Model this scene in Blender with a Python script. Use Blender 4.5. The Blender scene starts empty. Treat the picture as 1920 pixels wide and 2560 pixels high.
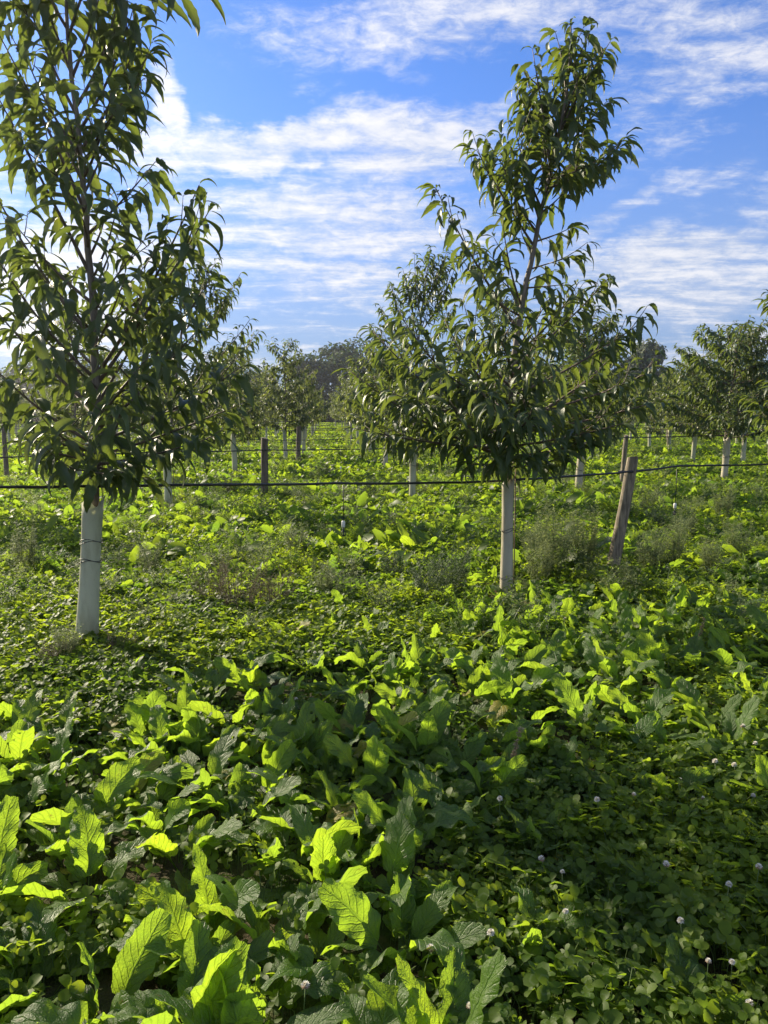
import bpy, math, random
import numpy as np
from mathutils import Vector, Matrix
R = math.radians
scene = bpy.context.scene
COL = scene.collection

# ------------------------------------------------------------------ camera
F = 1940.0                      # focal length in pixels of the 1920 x 2560 photograph
PITCH = R(7.2)
EYE = 1.5
cam_d = bpy.data.cameras.new('camera')
cam = bpy.data.objects.new('camera', cam_d)
COL.objects.link(cam)
cam.location = (0, 0, EYE)
cam.rotation_euler = (R(90) - PITCH, 0, 0)
cam_d.sensor_fit = 'VERTICAL'
cam_d.sensor_height = 36.0
cam_d.lens = 36.0 * F / 2560.0
cam_d.clip_start = 0.05
cam_d.clip_end = 6000
scene.camera = cam

# ------------------------------------------------------------------ light, sky, exposure
SUN_AZ = R(-49)                 # left of the viewing direction (+Y)
SUN_EL = R(27)
SUN_STRENGTH = 5.0
SKY_STRENGTH = 0.1
EXPOSURE = 1.0
HAZE = 0.0006                   # density of the air
sun_d = bpy.data.lights.new('sun', 'SUN')
sun = bpy.data.objects.new('sun', sun_d)
COL.objects.link(sun)
sun_d.energy = SUN_STRENGTH
sun_d.angle = R(0.53)
sun_d.color = (1.0, 0.88, 0.66)
sdir = Vector((math.sin(SUN_AZ) * math.cos(SUN_EL), math.cos(SUN_AZ) * math.cos(SUN_EL), math.sin(SUN_EL)))
sun.rotation_euler = sdir.to_track_quat('Z', 'Y').to_euler()
sun.location = sdir * 50

vs = scene.view_settings
scene.display_settings.display_device = 'sRGB'
vs.view_transform = 'Standard'
vs.look = 'None'
vs.gamma = 1.0
vs.exposure = EXPOSURE
vs.use_curve_mapping = False
cy = scene.cycles
cy.use_denoising = True
cy.max_bounces = 7
cy.diffuse_bounces = 3
cy.glossy_bounces = 2
cy.transmission_bounces = 5
cy.transparent_max_bounces = 6
cy.caustics_reflective = False
cy.caustics_refractive = False
cy.sample_clamp_indirect = 6.0
cy.volume_bounces = 0


def disp(px, py):
    """pixel of the photograph as viewed 1659 px wide -> full-size pixel"""
    return px * 1920.0 / 1659.0, py * 2560.0 / 2212.0


def at(px, py, Y):
    """the point at ground distance Y that is seen at that pixel"""
    sx, sy = disp(px, py)
    k = (1280 - sy) / F
    c, s = math.cos(PITCH), math.sin(PITCH)
    h = Y * (k * c - s) / (c + k * s)
    zc = Y * c - h * s
    return Vector(((sx - 960) / F * zc, Y, EYE + h))


def azel(px, py):
    v = at(px, py, 100) - Vector((0, 0, EYE))
    return math.atan2(v.x, v.y), math.atan2(v.z, math.hypot(v.x, v.y))


def seen(x, y, z=0.3, margin=0.0):
    c, s = math.cos(PITCH), math.sin(PITCH)
    zc = y * c - (z - EYE) * s
    if zc < 0.3:
        return False
    return abs(x) < 0.4948 * zc + margin


# node helpers -------------------------------------------------------
class NT:
    def __init__(self, tree):
        self.t = tree
        self.n = tree.nodes
        self.l = tree.links

    def new(self, typ, **kw):
        n = self.n.new(typ)
        for k, v in kw.items():
            setattr(n, k, v)
        return n

    def put(self, sock, v):
        if v is None:
            return
        if isinstance(v, bpy.types.NodeSocket):
            self.l.new(v, sock)
        else:
            sock.default_value = v

    def math(self, op, a, b=None, c=None, clamp=False):
        n = self.new('ShaderNodeMath', operation=op, use_clamp=clamp)
        self.put(n.inputs[0], a)
        self.put(n.inputs[1], b)
        self.put(n.inputs[2], c)
        return n.outputs[0]

    def vmath(self, op, a, b=None, out=0):
        n = self.new('ShaderNodeVectorMath', operation=op)
        self.put(n.inputs[0], a)
        if b is not None:
            self.put(n.inputs[1], b)
        return n.outputs[out]

    def ss(self, v, a, b, lo=0.0, hi=1.0):
        n = self.new('ShaderNodeMapRange', interpolation_type='SMOOTHSTEP')
        self.put(n.inputs['Value'], v)
        n.inputs['From Min'].default_value = a
        n.inputs['From Max'].default_value = b
        n.inputs['To Min'].default_value = lo
        n.inputs['To Max'].default_value = hi
        return n.outputs[0]

    def lin(self, v, a, b, lo=0.0, hi=1.0):
        n = self.new('ShaderNodeMapRange')
        self.put(n.inputs['Value'], v)
        n.inputs['From Min'].default_value = a
        n.inputs['From Max'].default_value = b
        n.inputs['To Min'].default_value = lo
        n.inputs['To Max'].default_value = hi
        return n.outputs[0]

    def mix(self, f, a, b, blend='MIX'):
        n = self.new('ShaderNodeMix', data_type='RGBA', blend_type=blend)
        self.put(n.inputs[0], f)
        self.put(n.inputs[6], a if isinstance(a, bpy.types.NodeSocket) else (*a, 1))
        self.put(n.inputs[7], b if isinstance(b, bpy.types.NodeSocket) else (*b, 1))
        return n.outputs[2]

    def noise(self, vec, scale, detail=4, rough=0.5, dist=0.0):
        n = self.new('ShaderNodeTexNoise')
        if vec is not None:
            self.put(n.inputs['Vector'], vec)
        n.inputs['Scale'].default_value = scale
        n.inputs['Detail'].default_value = detail
        n.inputs['Roughness'].default_value = rough
        n.inputs['Distortion'].default_value = dist
        return n.outputs['Fac']


# ------------------------------------------------------------------ sky with clouds (all by direction, at infinity)
world = bpy.data.worlds.new('World')
scene.world = world
world.use_nodes = True
w = NT(world.node_tree)
w.n.clear()
sky = w.new('ShaderNodeTexSky', sky_type='NISHITA')
sky.sun_disc = False
sky.sun_elevation = SUN_EL
sky.sun_rotation = SUN_AZ
sky.altitude = 100
sky.air_density = 1.0
sky.dust_density = 0.35
sky.ozone_density = 2.2
gen = w.new('ShaderNodeTexCoord').outputs['Generated']
sep = w.new('ShaderNodeSeparateXYZ')
w.l.new(gen, sep.inputs[0])
dx, dy, dz = sep.outputs
az = w.math('ARCTAN2', dx, dy)
el = w.math('ARCSINE', dz)
den = w.math('ADD', w.math('MAXIMUM', dz, 0.0), 0.09)
cxy = w.new('ShaderNodeCombineXYZ')
w.l.new(w.math('DIVIDE', dx, den), cxy.inputs[0])
w.l.new(w.math('DIVIDE', dy, den), cxy.inputs[1])
plane = cxy.outputs[0]
ca = w.new('ShaderNodeCombineXYZ')
w.l.new(az, ca.inputs[0])
w.l.new(el, ca.inputs[1])
ae = ca.outputs[0]
# slight warp so that the soft regions get uneven outlines
nw = w.new('ShaderNodeTexNoise')
w.l.new(ae, nw.inputs['Vector'])
nw.inputs['Scale'].default_value = 7
nw.inputs['Detail'].default_value = 5
nw.inputs['Roughness'].default_value = 0.6
warp = w.vmath('MULTIPLY', w.vmath('SUBTRACT', nw.outputs['Color'], (0.5, 0.5, 0.5)), (0.13, 0.10, 0.0))
aew = w.vmath('ADD', ae, warp)
K = 1.157 / F
CLOUDS = [  # centre x, y, half width, half height, tilt in degrees, amount
    (356, 232, 40, 84, 6, .95), (345, 322, 80, 42, 0, .9), (560, 318, 300, 48, 3, 1.0), (860, 318, 210, 80, 4, .95),
    (1085, 230, 120, 30, 32, .6), (885, 148, 75, 32, -10, .6), (700, 190, 60, 22, 0, .3),
    (1000, 30, 420, 70, 4, .62), (1520, 120, 270, 150, 6, .58), (1330, 60, 260, 60, 0, .4),
    (700, 450, 330, 60, 0, .85), (400, 420, 110, 55, -10, .8), (660, 520, 330, 45, 0, .8), (900, 500, 200, 70, 8, .7),
    (680, 590, 420, 40, 1, .75), (760, 640, 420, 38, 0, .65), (1450, 560, 270, 55, 3, .95), (1480, 640, 300, 55, 0, .85),
    (1330, 460, 190, 28, 22, .5), (1500, 400, 190, 30, 12, .35), (140, 560, 260, 75, 5, .9), (60, 690, 260, 60, 0, .95),
    (-260, 420, 280, 110, 10, .7), (1850, 480, 260, 130, 10, .7), (700, 715, 900, 30, 1, .35), (1550, 735, 420, 22, 2, .75),
    (560, 770, 330, 16, 0, .6)]
acc = None
for cx_, cy_, rx, ry, rot, amt in CLOUDS:
    a0, e0 = azel(cx_, cy_)
    m = w.new('ShaderNodeMapping', vector_type='TEXTURE')
    w.l.new(aew, m.inputs['Vector'])
    m.inputs['Location'].default_value = (a0, e0, 0)
    m.inputs['Rotation'].default_value = (0, 0, R(rot))
    m.inputs['Scale'].default_value = (rx * K * 1.12, ry * K * 1.12, 1)
    d = w.vmath('LENGTH', m.outputs[0], out=1)
    v = w.ss(d, 1.45, 0.25, 0.0, amt)
    acc = v if acc is None else w.math('MAXIMUM', acc, v)
# elsewhere: unseen broken cloud like that in view, thickened to whiten the blue shade
gmask = w.noise(plane, 0.45, 4, 0.55, 0.3)
gmask = w.ss(gmask, 0.33, 0.60, 0.0, 0.92)
out_of_view = w.ss(w.math('ABSOLUTE', az), 0.52, 0.72)
over = w.ss(el, 0.50, 0.68)
elsewhere = w.math('MULTIPLY', gmask, w.math('MAXIMUM', out_of_view, over))
acc = w.math('MAXIMUM', acc, elsewhere)
# streaky fractal detail: ripples lie in the cloud layer
mp = w.new('ShaderNodeMapping')
w.l.new(plane, mp.inputs['Vector'])
mp.inputs['Rotation'].default_value = (0, 0, R(14))
mp.inputs['Scale'].default_value = (0.75, 1.9, 1)
n1 = w.noise(mp.outputs[0], 1.9, 9, 0.62, 0.6)
mp2 = w.new('ShaderNodeMapping')
w.l.new(plane, mp2.inputs['Vector'])
mp2.inputs['Rotation'].default_value = (0, 0, R(-24))
mp2.inputs['Scale'].default_value = (1.2, 1.8, 1)
n2 = w.noise(mp2.outputs[0], 8.0, 8, 0.66, 0.35)
n3 = w.noise(w.vmath('MULTIPLY', ae, (1.0, 2.4, 1.0)), 26.0, 9, 0.70, 0.45)
det = w.math('ADD', w.math('MULTIPLY', n1, 0.55), w.math('ADD', w.math('MULTIPLY', n2, 0.24), w.math('MULTIPLY', n3, 0.38)))   # about 0.58 in the middle
dens = w.math('ADD', w.math('MULTIPLY', acc, 0.74), w.math('MULTIPLY', w.math('SUBTRACT', det, 0.585), 2.4))
dens = w.ss(dens, 0.10, 0.86)
dens = w.math('MULTIPLY', dens, w.ss(acc, 0.0, 0.30))
# cloud colour: whiter where thick and towards the sun
cosun = w.vmath('DOT_PRODUCT', gen, tuple(sdir), out=1)
thick = w.ss(det, 0.50, 0.72)
ccol = w.mix(thick, (2.9, 3.3, 4.2), (4.75, 4.75, 4.95))
glow = w.math('POWER', w.ss(cosun, 0.45, 1.0), 2.0)
ccol = w.mix(w.math('MULTIPLY', glow, 0.85), ccol, (7.6, 7.2, 6.6))
# blue-grey air low over the horizon
skyc = w.mix(w.ss(el, 0.40, 0.02, 0.0, 0.80), w.mix(1.0, sky.outputs[0], (0.41, 0.60, 0.97), 'MULTIPLY'), (1.60, 2.05, 3.05))
allc = w.mix(w.math('MULTIPLY', dens, 0.93), skyc, ccol)
bg = w.new('ShaderNodeBackground')
w.l.new(allc, bg.inputs['Color'])
bg.inputs['Strength'].default_value = SKY_STRENGTH
wo = w.new('ShaderNodeOutputWorld')
w.l.new(bg.outputs[0], wo.inputs['Surface'])


# ------------------------------------------------------------------ materials
def mat_new(name):
    m = bpy.data.materials.new(name)
    m.use_nodes = True
    t = NT(m.node_tree)
    t.n.clear()
    o = t.new('ShaderNodeOutputMaterial')
    return m, t, o


def leaf_material(name, top, top2, under, glow, trans, rough=0.42, veins=0.0, nveins=9, vslope=0.35, spec=0.5, blotch=None, bump=0.25, patch_tone=0.0, chevron=False):
    """a leaf: upper and lower face differ, light shines through, veins from the leaf's own coordinates"""
    m, t, o = mat_new(name)
    isl = t.new('ShaderNodeNewGeometry')
    oi = t.new('ShaderNodeObjectInfo')
    rnd = t.math('FRACT', t.math('ADD', isl.outputs['Random Per Island'], oi.outputs['Random']))
    rnd2 = t.math('FRACT', t.math('MULTIPLY', rnd, 7.31))
    uv = t.new('ShaderNodeUVMap').outputs[0]
    s = t.new('ShaderNodeSeparateXYZ')
    t.l.new(uv, s.inputs[0])
    a = t.math('ABSOLUTE', t.math('SUBTRACT', s.outputs[0], 0.5))
    ph = t.math('MULTIPLY', t.math('SUBTRACT', s.outputs[1], t.math('MULTIPLY', a, vslope)), nveins)
    saw = t.math('ABSOLUTE', t.math('SUBTRACT', t.math('FRACT', ph), 0.5))
    lat = t.ss(saw, 0.17, 0.0)
    mid = t.ss(a, 0.05, 0.012)
    vein = t.math('MAXIMUM', mid, t.math('MULTIPLY', lat, 0.6))
    top_c = t.mix(rnd, top, top2)
    tc = t.new('ShaderNodeTexCoord').outputs['Object']
    mott = t.noise(tc, 38, 3, 0.6)
    top_c = t.mix(t.ss(mott, 0.35, 0.75, 0.0, 0.45), top_c, [c * 0.55 for c in top])
    if blotch:
        bn = t.noise(uv, 5.0, 3, 0.6, 0.4)
        top_c = t.mix(t.math('MULTIPLY', t.ss(bn, 0.60, 0.72), t.ss(rnd2, 0.55, 0.85)), top_c, blotch)
    if chevron:
        cv = t.math('ABSOLUTE', t.math('SUBTRACT', t.math('SUBTRACT', s.outputs[1], t.math('MULTIPLY', a, -0.5)), 0.62))
        top_c = t.mix(t.math('MULTIPLY', t.ss(cv, 0.09, 0.03), t.ss(rnd2, 0.4, 0.6, 0.0, 0.55)), top_c, (0.17, 0.22, 0.10))
    if patch_tone:       # differing plants, plus dark patches and sunlit flecks mixed into the leaf colour
        pn = t.noise(isl.outputs['Position'], patch_tone, 4, 0.6, 0.3)
        vg = t.ss(pn, 0.36, 0.62)
        top_c = t.mix(vg, t.mix(1.0, top_c, (0.62, 0.66, 0.75), 'MULTIPLY'), t.mix(1.0, top_c, (1.15, 1.08, 1.0), 'MULTIPLY'))
    if blotch:
        top_c = t.mix(t.ss(rnd2, 0.972, 0.982), top_c, (0.30, 0.24, 0.04))
    if veins:
        top_c = t.mix(t.math('MULTIPLY', vein, veins), top_c, [min(1, c * 2.0 + .02) for c in top])
    col = t.mix(isl.outputs['Backfacing'], top_c, under)
    p = t.new('ShaderNodeBsdfPrincipled')
    t.l.new(col, p.inputs['Base Color'])
    t.put(p.inputs['Roughness'], t.math('ADD', rough, t.math('MULTIPLY', isl.outputs['Backfacing'], 0.22)))
    p.inputs['Specular IOR Level'].default_value = spec
    gl = t.mix(t.math('MULTIPLY', rnd2, 0.6), glow, [glow[0] * 1.25, glow[1] * 1.02, glow[2] * 0.8])
    if veins:
        gl = t.mix(t.math('MULTIPLY', vein, 0.55), gl, [c * 0.45 for c in glow])
    gl = t.mix(t.ss(mott, 0.3, 0.8, 0.0, 0.35), gl, [c * 0.6 for c in glow])
    gl = t.mix(t.math('MULTIPLY', t.math('FRACT', t.math('MULTIPLY', rnd, 3.77)), 0.55), gl, [glow[0] * .42, glow[1] * .5, glow[2] * 1.2])
    if veins:
        big = t.noise(tc, 9, 3, 0.6)
        gl = t.mix(t.ss(big, 0.38, 0.68, 0.0, 0.45), gl, [glow[0] * .55, glow[1] * .62, glow[2]])
    if blotch:
        gl = t.mix(t.math('MULTIPLY', t.ss(bn, 0.60, 0.72), t.ss(rnd2, 0.55, 0.85)), gl, blotch)
    if patch_tone:
        gl = t.mix(vg, t.mix(1.0, gl, (0.52, 0.62, 0.8), 'MULTIPLY'), t.mix(1.0, gl, (1.15, 1.06, 1.0), 'MULTIPLY'))
    tr = t.new('ShaderNodeBsdfTranslucent')
    t.l.new(gl, tr.inputs['Color'])
    if bump:
        b = t.new('ShaderNodeBump')
        b.inputs['Strength'].default_value = bump
        b.inputs['Distance'].default_value = 0.004
        hgt = t.math('SUBTRACT', t.math('MULTIPLY', mott, 0.9), t.math('MULTIPLY', vein, 0.8))
        t.l.new(hgt, b.inputs['Height'])
        t.l.new(b.outputs[0], p.inputs['Normal'])
        t.l.new(b.outputs[0], tr.inputs['Normal'])
    mx = t.new('ShaderNodeMixShader')
    mx.inputs[0].default_value = trans
    t.l.new(p.outputs[0], mx.inputs[1])
    t.l.new(tr.outputs[0], mx.inputs[2])
    t.l.new(mx.outputs[0], o.inputs['Surface'])
    return m


def bark_material(name, c1, c2, scale=30, rough=0.85, bump=0.6, stretch=0.15):
    m, t, o = mat_new(name)
    tc = t.new('ShaderNodeTexCoord').outputs['Object']
    v = t.vmath('MULTIPLY', tc, (1, 1, stretch))
    n = t.noise(v, scale, 6, 0.65, 0.3)
    n2 = t.noise(tc, scale * 0.2, 3, 0.5)
    c = t.mix(t.ss(n, 0.35, 0.68), c1, c2)
    c = t.mix(t.ss(n2, 0.5, 0.75, 0.0, 0.5), c, [x * 0.55 for x in c1])
    p = t.new('ShaderNodeBsdfPrincipled')
    t.l.new(c, p.inputs['Base Color'])
    p.inputs['Roughness'].default_value = rough
    b = t.new('ShaderNodeBump')
    b.inputs['Strength'].default_value = bump
    b.inputs['Distance'].default_value = 0.006
    t.l.new(n, b.inputs['Height'])
    t.l.new(b.outputs[0], p.inputs['Normal'])
    t.l.new(p.outputs[0], o.inputs['Surface'])
    return m


def plain_material(name, col, rough=0.5, noise=0.25, scale=20, spec=0.5, trans=0.0, glow=None):
    m, t, o = mat_new(name)
    tc = t.new('ShaderNodeTexCoord').outputs['Object']
    n = t.noise(tc, scale, 5, 0.6)
    c = t.mix(t.ss(n, 0.3, 0.75, 0.0, noise), col, [x * 0.4 for x in col])
    p = t.new('ShaderNodeBsdfPrincipled')
    t.l.new(c, p.inputs['Base Color'])
    p.inputs['Roughness'].default_value = rough
    p.inputs['Specular IOR Level'].default_value = spec
    if trans:
        tr = t.new('ShaderNodeBsdfTranslucent')
        tr.inputs['Color'].default_value = (*(glow or col), 1)
        mx = t.new('ShaderNodeMixShader')
        mx.inputs[0].default_value = trans
        t.l.new(p.outputs[0], mx.inputs[1])
        t.l.new(tr.outputs[0], mx.inputs[2])
        t.l.new(mx.outputs[0], o.inputs['Surface'])
    else:
        t.l.new(p.outputs[0], o.inputs['Surface'])
    return m


def guard_material(name, col, glow):
    m, t, o = mat_new(name)
    tc = t.new('ShaderNodeTexCoord').outputs['Object']
    oi = t.new('ShaderNodeObjectInfo')
    n = t.noise(t.vmath('MULTIPLY', tc, (1, 1, 0.25)), 14, 5, 0.65, 0.4)
    n2 = t.noise(tc, 70, 3, 0.6)
    s = t.new('ShaderNodeSeparateXYZ')
    t.l.new(tc, s.inputs[0])
    low = t.math('MULTIPLY', t.ss(s.outputs[2], 0.34, 0.03), t.ss(n, 0.3, 0.6))      # splashed earth near the ground
    c = t.mix(t.ss(n, 0.42, 0.66, 0.0, 0.7), col, [col[0] * 0.62, col[1] * 0.6, col[2] * 0.5])
    c = t.mix(t.ss(n2, 0.62, 0.74, 0.0, 0.35), c, (0.20, 0.20, 0.12))
    c = t.mix(t.math('MULTIPLY', low, 0.6), c, (0.20, 0.18, 0.10))
    c = t.mix(t.math('MULTIPLY', oi.outputs['Random'], 0.25), c, (0.42, 0.37, 0.27))
    p = t.new('ShaderNodeBsdfPrincipled')
    t.l.new(c, p.inputs['Base Color'])
    p.inputs['Roughness'].default_value = 0.42
    b = t.new('ShaderNodeBump')
    b.inputs['Strength'].default_value = 0.3
    b.inputs['Distance'].default_value = 0.004
    t.l.new(n, b.inputs['Height'])
    t.l.new(b.outputs[0], p.inputs['Normal'])
    tr = t.new('ShaderNodeBsdfTranslucent')
    tr.inputs['Color'].default_value = (*glow, 1)
    mx = t.new('ShaderNodeMixShader')
    mx.inputs[0].default_value = 0.35
    t.l.new(p.outputs[0], mx.inputs[1])
    t.l.new(tr.outputs[0], mx.inputs[2])
    t.l.new(mx.outputs[0], o.inputs['Surface'])
    return m


M = {}
M['chestnut'] = leaf_material('chestnut_leaf', (0.030, 0.062, 0.015), (0.050, 0.086, 0.020), (0.16, 0.18, 0.09), (0.28, 0.37, 0.04), 0.34,
                              rough=0.42, veins=0.30, nveins=15, vslope=0.32, spec=0.6, bump=0.35)
M['orchard'] = leaf_material('orchard_leaf', (0.034, 0.066, 0.018), (0.060, 0.092, 0.025), (0.19, 0.21, 0.11), (0.28, 0.35, 0.055), 0.36, rough=0.46, bump=0.0)
M['dock'] = leaf_material('dock_leaf', (0.050, 0.102, 0.018), (0.080, 0.138, 0.020), (0.10, 0.15, 0.045), (0.54, 0.80, 0.035), 0.53,
                          rough=0.44, veins=0.5, nveins=8, vslope=0.55, spec=0.55, blotch=(0.24, 0.16, 0.03), bump=1.0)
M['clover'] = leaf_material('clover_leaf', (0.060, 0.112, 0.012), (0.098, 0.152, 0.014), (0.08, 0.13, 0.02), (0.48, 0.70, 0.03), 0.48, rough=0.52, spec=.22, bump=0.0, patch_tone=1.3, chevron=True)
M['ground_leaf'] = leaf_material('ground_leaf', (0.060, 0.112, 0.014), (0.10, 0.15, 0.02), (0.09, 0.14, 0.03), (0.44, 0.68, 0.035), 0.50, rough=0.5, spec=.3, bump=0.0, patch_tone=.8)
M['weed'] = leaf_material('weed_leaf', (0.15, 0.185, 0.075), (0.20, 0.23, 0.10), (0.19, 0.21, 0.11), (0.44, 0.52, 0.16), 0.45, rough=0.6, bump=0.0)
M['weed_brown'] = leaf_material('seedy_weed_leaf', (0.085, 0.085, 0.035), (0.14, 0.11, 0.05), (0.12, 0.11, 0.06), (0.25, 0.24, 0.06), 0.33, rough=0.65, bump=0.0)
M['weed_dark'] = leaf_material('dark_weed_leaf', (0.035, 0.065, 0.022), (0.055, 0.085, 0.028), (0.06, 0.08, 0.04), (0.14, 0.22, 0.04), 0.35, rough=0.55, bump=0.0)
M['grass'] = leaf_material('grass_blade', (0.055, 0.11, 0.028), (0.10, 0.16, 0.05), (0.08, 0.13, 0.05), (0.28, 0.44, 0.07), 0.42, rough=0.4, bump=0.0)
M['oak'] = leaf_material('far_tree_leaf', (0.024, 0.048, 0.012), (0.048, 0.074, 0.018), (0.03, 0.05, 0.015), (0.12, 0.19, 0.03), 0.27, rough=0.6, bump=0.0)
M['far_green'] = leaf_material('far_green_leaf', (0.055, 0.080, 0.035), (0.085, 0.11, 0.045), (0.10, 0.12, 0.06), (0.14, 0.19, 0.05), 0.25, rough=0.6, bump=0.0)
M['stem'] = plain_material('green_stem', (0.11, 0.17, 0.05), 0.5, 0.3, 40, trans=0.2, glow=(0.2, 0.3, 0.05))
M['dry_stem'] = plain_material('dry_stem', (0.19, 0.13, 0.07), 0.8, 0.5, 60)
M['straw'] = plain_material('straw', (0.30, 0.20, 0.11), 0.8, 0.6, 90)
M['bark'] = bark_material('young_bark', (0.13, 0.105, 0.08), (0.24, 0.20, 0.155), 60, 0.7, 0.3)
M['twig'] = bark_material('twig_bark', (0.085, 0.060, 0.042), (0.16, 0.115, 0.08), 80, 0.65, 0.2)
M['far_bark'] = bark_material('far_bark', (0.10, 0.085, 0.07), (0.18, 0.15, 0.12), 6, 0.9, 0.3)
M['post'] = bark_material('weathered_post', (0.13, 0.105, 0.075), (0.36, 0.30, 0.215), 42, 0.9, 1.6, 0.12)
M['post_dark'] = bark_material('weathered_dark_post', (0.10, 0.08, 0.06), (0.20, 0.165, 0.125), 34, 0.9, 1.0, 0.10)
M['guard'] = guard_material('guard_plastic', (0.76, 0.76, 0.57), (0.72, 0.73, 0.46))
M['guard_tan'] = guard_material('guard_plastic_tan', (0.76, 0.70, 0.55), (0.68, 0.61, 0.42))
M['wire'] = plain_material('dark_wire', (0.03, 0.03, 0.03), 0.5, 0.3)
M['hose'] = plain_material('black_hose', (0.016, 0.017, 0.018), 0.38, 0.3, 30)
M['white_plastic'] = plain_material('white_plastic', (0.75, 0.74, 0.68), 0.45, 0.2)
M['petal'] = plain_material('clover_petal', (0.86, 0.83, 0.74), 0.7, 0.15, 120, trans=0.3, glow=(0.75, 0.72, 0.6))
M['petal_brown'] = plain_material('faded_petal', (0.38, 0.26, 0.17), 0.8, 0.4, 120)
M['seed'] = plain_material('seed_spike', (0.33, 0.26, 0.12), 0.8, 0.4, 120, trans=0.2)
M['yellow'] = plain_material('yellow_petal', (0.75, 0.55, 0.04), 0.6, 0.2, 100, trans=0.25)


def ground_material():
    m, t, o = mat_new('field_soil')
    geo = t.new('ShaderNodeNewGeometry')
    pos = geo.outputs['Position']
    n = t.noise(pos, 2.2, 8, 0.65, 0.4)
    n2 = t.noise(pos, 0.22, 5, 0.6, 0.5)
    n3 = t.noise(pos, 24, 5, 0.7)
    c = t.mix(t.ss(n, 0.38, 0.62), (0.055, 0.042, 0.026), (0.045, 0.070, 0.020))
    c = t.mix(t.ss(n3, 0.4, 0.7, 0.0, 0.6), c, (0.085, 0.07, 0.04))
    dist = t.vmath('LENGTH', pos, out=1)
    far = t.mix(t.ss(n2, 0.40, 0.62), (0.075, 0.115, 0.030), (0.115, 0.150, 0.045))
    far = t.mix(t.ss(n, 0.45, 0.7, 0.0, 0.5), far, (0.13, 0.13, 0.06))
    c = t.mix(t.ss(dist, 30, 60), c, far)
    p = t.new('ShaderNodeBsdfPrincipled')
    t.l.new(c, p.inputs['Base Color'])
    p.inputs['Roughness'].default_value = 0.95
    p.inputs['Specular IOR Level'].default_value = 0.15
    b = t.new('ShaderNodeBump')
    b.inputs['Strength'].default_value = 0.8
    b.inputs['Distance'].default_value = 0.05
    t.l.new(t.math('ADD', n, n3), b.inputs['Height'])
    t.l.new(b.outputs[0], p.inputs['Normal'])
    t.l.new(p.outputs[0], o.inputs['Surface'])
    return m


M['ground'] = ground_material()


# ------------------------------------------------------------------ mesh accumulation
class MB:
    """collects pieces and builds them as ONE mesh"""

    def __init__(self):
        self.v, self.l, self.t, self.u, self.m = [], [], [], [], []
        self.n = 0

    def add(self, verts, loops, totals, uv=None, mi=0):
        verts = np.asarray(verts, dtype=np.float32)
        self.v.append(verts)
        self.l.append(np.asarray(loops, dtype=np.int32) + self.n)
        tot = np.asarray(totals, dtype=np.int32)
        self.t.append(tot)
        if uv is None:
            uv = np.full((len(verts), 2), 0.3, dtype=np.float32)
        self.u.append(np.asarray(uv, dtype=np.float32))
        self.m.append(np.full(len(tot), mi, dtype=np.int32))
        self.n += len(verts)

    def mesh(self, name, mats, smooth=True):
        me = bpy.data.meshes.new(name)
        v = np.concatenate(self.v)
        l = np.concatenate(self.l)
        t = np.concatenate(self.t)
        u = np.concatenate(self.u)
        mi = np.concatenate(self.m)
        me.vertices.add(len(v))
        me.vertices.foreach_set('co', v.ravel())
        me.loops.add(len(l))
        me.loops.foreach_set('vertex_index', l)
        me.polygons.add(len(t))
        st = np.zeros(len(t), dtype=np.int32)
        st[1:] = np.cumsum(t)[:-1]
        me.polygons.foreach_set('loop_start', st)
        me.polygons.foreach_set('loop_total', t)
        me.polygons.foreach_set('material_index', mi)
        me.polygons.foreach_set('use_smooth', np.full(len(t), smooth, dtype=bool))
        uvl = me.uv_layers.new(name='UVMap')
        uvl.data.foreach_set('uv', u[l].ravel())
        for x in (mats if isinstance(mats, (list, tuple)) else [mats]):
            me.materials.append(x)
        me.update()
        return me


def link(name, data, parent=None, loc=None):
    o = bpy.data.objects.new(name, data)
    COL.objects.link(o)
    if parent is not None:
        o.parent = parent
    if loc is not None:
        o.location = loc
    return o


def tag(o, label=None, cat=None, group=None, kind=None):
    if label:
        o['label'] = label
    if cat:
        o['category'] = cat
    if group:
        o['group'] = group
    if kind:
        o['kind'] = kind
    return o


def thing(name, loc, label, cat, group=None):
    o = link(name, None, None, loc)
    o.empty_display_size = 0.1
    return tag(o, label, cat, group)


def tube(mb, pts, rads, sides=6, mi=0, cap=True):
    pts = [Vector(p) for p in pts]
    n = len(pts)
    vs_, uv = [], []
    ref = Vector((0.31, 0.95, 0.05))
    for i, p in enumerate(pts):
        d = (pts[min(i + 1, n - 1)] - pts[max(i - 1, 0)]).normalized()
        a = d.cross(ref)
        if a.length < 1e-3:
            a = d.cross(Vector((1, 0, 0)))
        a.normalize()
        b = d.cross(a)
        for k in range(sides):
            th = 2 * math.pi * k / sides
            vs_.append(p + (a * math.cos(th) + b * math.sin(th)) * rads[i])
            uv.append((k / sides, i / max(1, n - 1)))
    loops, tot = [], []
    for i in range(n - 1):
        for k in range(sides):
            k2 = (k + 1) % sides
            loops += [i * sides + k, i * sides + k2, (i + 1) * sides + k2, (i + 1) * sides + k]
            tot.append(4)
    if cap:
        loops += [(n - 1) * sides + k for k in range(sides)]
        tot.append(sides)
        loops += [k for k in range(sides)][::-1]
        tot.append(sides)
    mb.add([tuple(v) for v in vs_], loops, tot, uv, mi)


def grid_faces(nr, nc):
    loops, tot = [], []
    for i in range(nr):
        for j in range(nc):
            a = i * (nc + 1) + j
            loops += [a, a + 1, a + nc + 2, a + nc + 1]
            tot.append(4)
    return np.array(loops, np.int32), np.array(tot, np.int32)


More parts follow.
